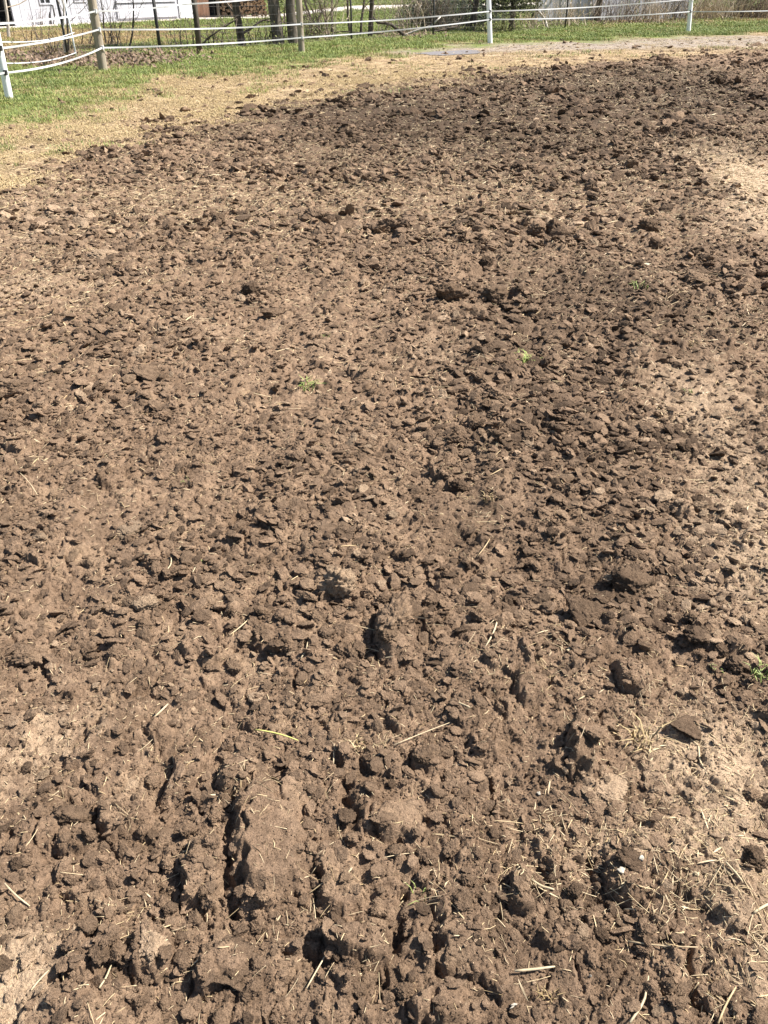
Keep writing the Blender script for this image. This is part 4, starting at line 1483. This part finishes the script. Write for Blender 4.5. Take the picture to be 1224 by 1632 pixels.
# wall in pieces round the windows, butted
ztop = .75 + wins[0][2]
xs_ = 0.0
zb = min(w_[2] for w_ in wins)
mb = MB()
for s0, s1, z_ in wins:
    mb.box((xs_, 0, 0), (s0, .2, H), MBarn)
    mb.box((s0, 0, 0), (s1, .2, z_), MBarn)
    mb.box((s0, 0, z_ + .75), (s1, .2, H), MBarn)
    xs_ = s1
mb.box((xs_, 0, 0), (L, .2, H), MBarn)
mb.box((0, .2, 0), (.2, 8, H), MBarn)
mb.box((L - .2, .2, 0), (L, 8, H), MBarn)
mb.box((.2, 7.8, 0), (L - .2, 8, H), MBarn)
mb.build('wall', M_WHITE, barn)
for s0, s1, z_ in wins:
    f_ = MB()
    f_.box((s0, -.03, z_), (s0 + .05, .1, z_ + .75), MBarn)
    f_.box((s1 - .05, -.03, z_), (s1, .1, z_ + .75), MBarn)
    f_.box((s0 + .05, -.03, z_), (s1 - .05, .1, z_ + .05), MBarn)
    f_.box((s0 + .05, -.03, z_ + .7), (s1 - .05, .1, z_ + .75), MBarn)
    f_.box(((s0 + s1) / 2 - .02, -.01, z_ + .05), ((s0 + s1) / 2 + .02, .08, z_ + .7), MBarn)
    wo = f_.build('window', M_WHITE, barn)
    for q0, q1 in ((s0 + .05, (s0 + s1) / 2 - .02), ((s0 + s1) / 2 + .02, s1 - .05)):
        g_ = MB()
        g_.box((q0, .03, z_ + .05), (q1, .05, z_ + .7), MBarn)
        g_.build('pane', M_GLASS, wo)
# siding battens that catch the light
for k in range(int(L / .42)):
    s_ = .2 + k * .42
    if any(w0 - .08 < s_ < w1 + .04 for w0, w1, _ in wins):
        continue
    bx('batten', M_WHITE, (s_, -.012, .02), (s_ + .04, -.001, H - .05))
s0, z1 = along(184, 8)
s1, z2 = along(279, 4)
bx('grey_panel', M_GREYP, (s0, -.05, .12), (s1, -.014, .62))
bx('rail', M_GREYP, (s0, -.09, .66), (s1, -.014, .74))
s2, _ = along(283, 0)
bx('white_door', M_POSTW, (s2, -.05, .05), (L - .08, -.014, 2.2))
bx('foundation', M_GREYP, (.3, -.02, -.3), (L - .3, -.0125, .03))
mb = MB()
for side_ in (0, 1):
    y0_, y1_ = (-.4, 4) if side_ == 0 else (8.4, 4)
    vs = [(-.4, y0_, H - .2), (L + .4, y0_, H - .2), (L + .4, y1_, H + 2.2), (-.4, y1_, H + 2.2)]
    vs2 = [(a_, b_, c_ + .1) for a_, b_, c_ in vs]
    mb.add([MBarn @ Vector(p) for p in vs + vs2], [(3, 2, 1, 0), (4, 5, 6, 7), (0, 1, 5, 4), (1, 2, 6, 5), (2, 3, 7, 6), (3, 0, 4, 7)])
mb.build('roof', M_ROOF, barn)
# open dark bay at its left end
bay = empty('open_shed', tuple(MBarn @ Vector((-2, 0, 0))), 'open dark shed bay at the end of the white barn', 'shed')
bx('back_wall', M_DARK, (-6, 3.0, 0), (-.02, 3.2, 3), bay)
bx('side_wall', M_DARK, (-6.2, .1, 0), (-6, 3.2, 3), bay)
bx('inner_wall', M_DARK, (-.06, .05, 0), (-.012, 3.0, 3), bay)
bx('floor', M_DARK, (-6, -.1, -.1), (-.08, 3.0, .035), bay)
bx('roof', M_ROOF, (-6.3, -.3, 3), (-.03, 3.3, 3.15), bay)
bx('post', M_WHITE, (-.16, -.06, 0), (-.003, .04, 3), bay)
bx('crossbeam', M_GREYP, (-6, 2.2, .7), (-.1, 2.3, .85), bay)
bx('door_panel', M_GREYP, (-1.3, 2.5, .4), (-.2, 2.6, 2.2), bay)
# metal frame leaning on the barn
fr = empty('metal_frame', tuple(base_at(84, 40)), 'dark bent metal frame leaning on the barn below a window', 'frame')
mb = MB()
yb = base_at(84, 40).y - .1
mb.tube([AT(80, 28, yb), AT(77, 13, yb + .1), AT(79, 7, yb + .15), AT(84, 9, yb + .12), AT(87, 25, yb)], .03, 6)
mb.build('hoop', M_TPOST, fr, True)
mb = MB()
mb.tube([AT(80, 26, yb), AT(82, 39, yb)], .02, 5)
mb.tube([AT(87, 24, yb), AT(85, 39.5, yb)], .02, 5)
mb.build('legs', M_TPOST, fr, True)
bush(67, 41, 7, .75, .12, 400, 'dark dead weed standing against the white barn wall', M_TWIG, lean=.15)

# ------------------------------------------------------------------ wood shed with firewood
wa, wb = base_at(310, 29), base_at(432, 27.5)
dx = wb - wa
L = dx.length
ax_ = dx.normalized()
ay_ = Vector((-ax_.y, ax_.x, 0))
MW = Matrix(((ax_.x, ay_.x, 0, wa.x), (ax_.y, ay_.y, 0, wa.y), (0, 0, 1, 0), (0, 0, 0, 1)))
shed = empty('wood_shed', tuple(wa), 'open wood shed with an orange end wall right of the white barn', 'shed')


def bs(name, mat, lo, hi, **kw):
    mb = MB()
    mb.box(lo, hi, MW)
    return mb.build(name, mat, shed, **kw)


m1 = 39. / 1269 * 1.0
for k in range(5):
    bs('wall_board', M_ORANGE, (.02 + k * .135, 0, 0), (.02 + k * .135 + .128, .06, 2.4))
bs('corner_post', M_TWIGL, (-.14, -.05, 0), (.0, .08, 2.5))
bs('post', M_BARKG, (1.02, -.05, 0), (1.14, .08, 2.5))
bs('opening_shade_panel', M_DARK, (.72, .5, 0), (1.0, .55, 2.4))  # dark sheet stands in for the shade inside the opening
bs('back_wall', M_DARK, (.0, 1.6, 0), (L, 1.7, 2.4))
bs('post', M_BARKG, (L - .1, -.05, 0), (L + .02, .08, 2.5))
bs('roof', M_ROOF, (-.3, -.3, 2.5), (L + .3, 1.9, 2.6))
stack = empty('firewood_stack', tuple(MW @ Vector((2, .3, 0))), 'stack of split firewood with its cut ends out, in the wood shed', 'firewood')
rr = random.Random(3)
eb = MB()
row = 0
zz = .09
while zz < 2.2:
    xx_ = 1.25 + (row % 2) * .07
    while xx_ < L - .15:
        r = rr.uniform(.032, .088)
        c = (xx_, rr.uniform(.15, .28), zz + rr.gauss(0, .035))
        n = rr.choice((3, 4, 5, 6))
        a0 = rr.random() * 6.28
        vs = []
        for yy_ in (c[1], c[1] + .4):
            for k in range(n):
                a_ = a0 + k * 6.28318 / n
                vs.append(MW @ Vector((c[0] + math.cos(a_) * r, yy_, c[2] + math.sin(a_) * r)))
        eb.add(vs, [tuple(range(n))] + [(k, n + k, n + (k + 1) % n, (k + 1) % n) for k in range(n)])
        xx_ += r * 1.85
    zz += .125
    row += 1
eb.build('logs', M_LOGEND, stack, kind='stuff')

# ------------------------------------------------------------------ plank fence
qa, qb = base_at(856, 37), base_at(1092, 31.5)
dx = qb - qa
L = dx.length
ax_ = dx.normalized()
ay_ = Vector((-ax_.y, ax_.x, 0))
MQ = Matrix(((ax_.x, ay_.x, 0, qa.x), (ax_.y, ay_.y, 0, qa.y), (0, 0, 1, 0), (0, 0, 0, 1)))
pf = empty('plank_fence', tuple(qa), 'tall fence of weathered grey and whitish planks behind dry weeds', 'fence')
rr = random.Random(11)
x_ = 0
while x_ < L:
    wd = rr.uniform(.12, .19)
    mb = MB()
    yo = rr.uniform(0, .025)
    mb.box((0, yo, rr.uniform(.0, .06)), (wd, yo + .022, rr.uniform(1.7, 1.85)))
    o = bpy.data.objects.new('plank', mb.mesh('plank', M_WHITE if rr.random() < .22 else M_PLANK))
    o.matrix_world = MQ @ Matrix.Translation((x_, 0, 0)) @ Matrix.Rotation(rr.gauss(0, .006), 4, 'Y')
    mw = o.matrix_world.copy()
    o.parent = pf
    o.matrix_parent_inverse = Matrix.Translation(-Vector(pf.location))
    o.matrix_basis = mw
    COL.objects.link(o)
    x_ += wd + rr.uniform(.006, .03)
for z_ in (.45, 1.4):
    mb = MB()
    mb.box((0, .06, z_), (L, .10, z_ + .09), MQ)
    mb.build('rail', M_PLANK, pf)
for k in range(int(L / 2.4) + 1):
    mb = MB()
    mb.box((k * 2.4, .11, 0), (k * 2.4 + .1, .2, 1.9), MQ)
    mb.build('post', M_PLANK, pf)
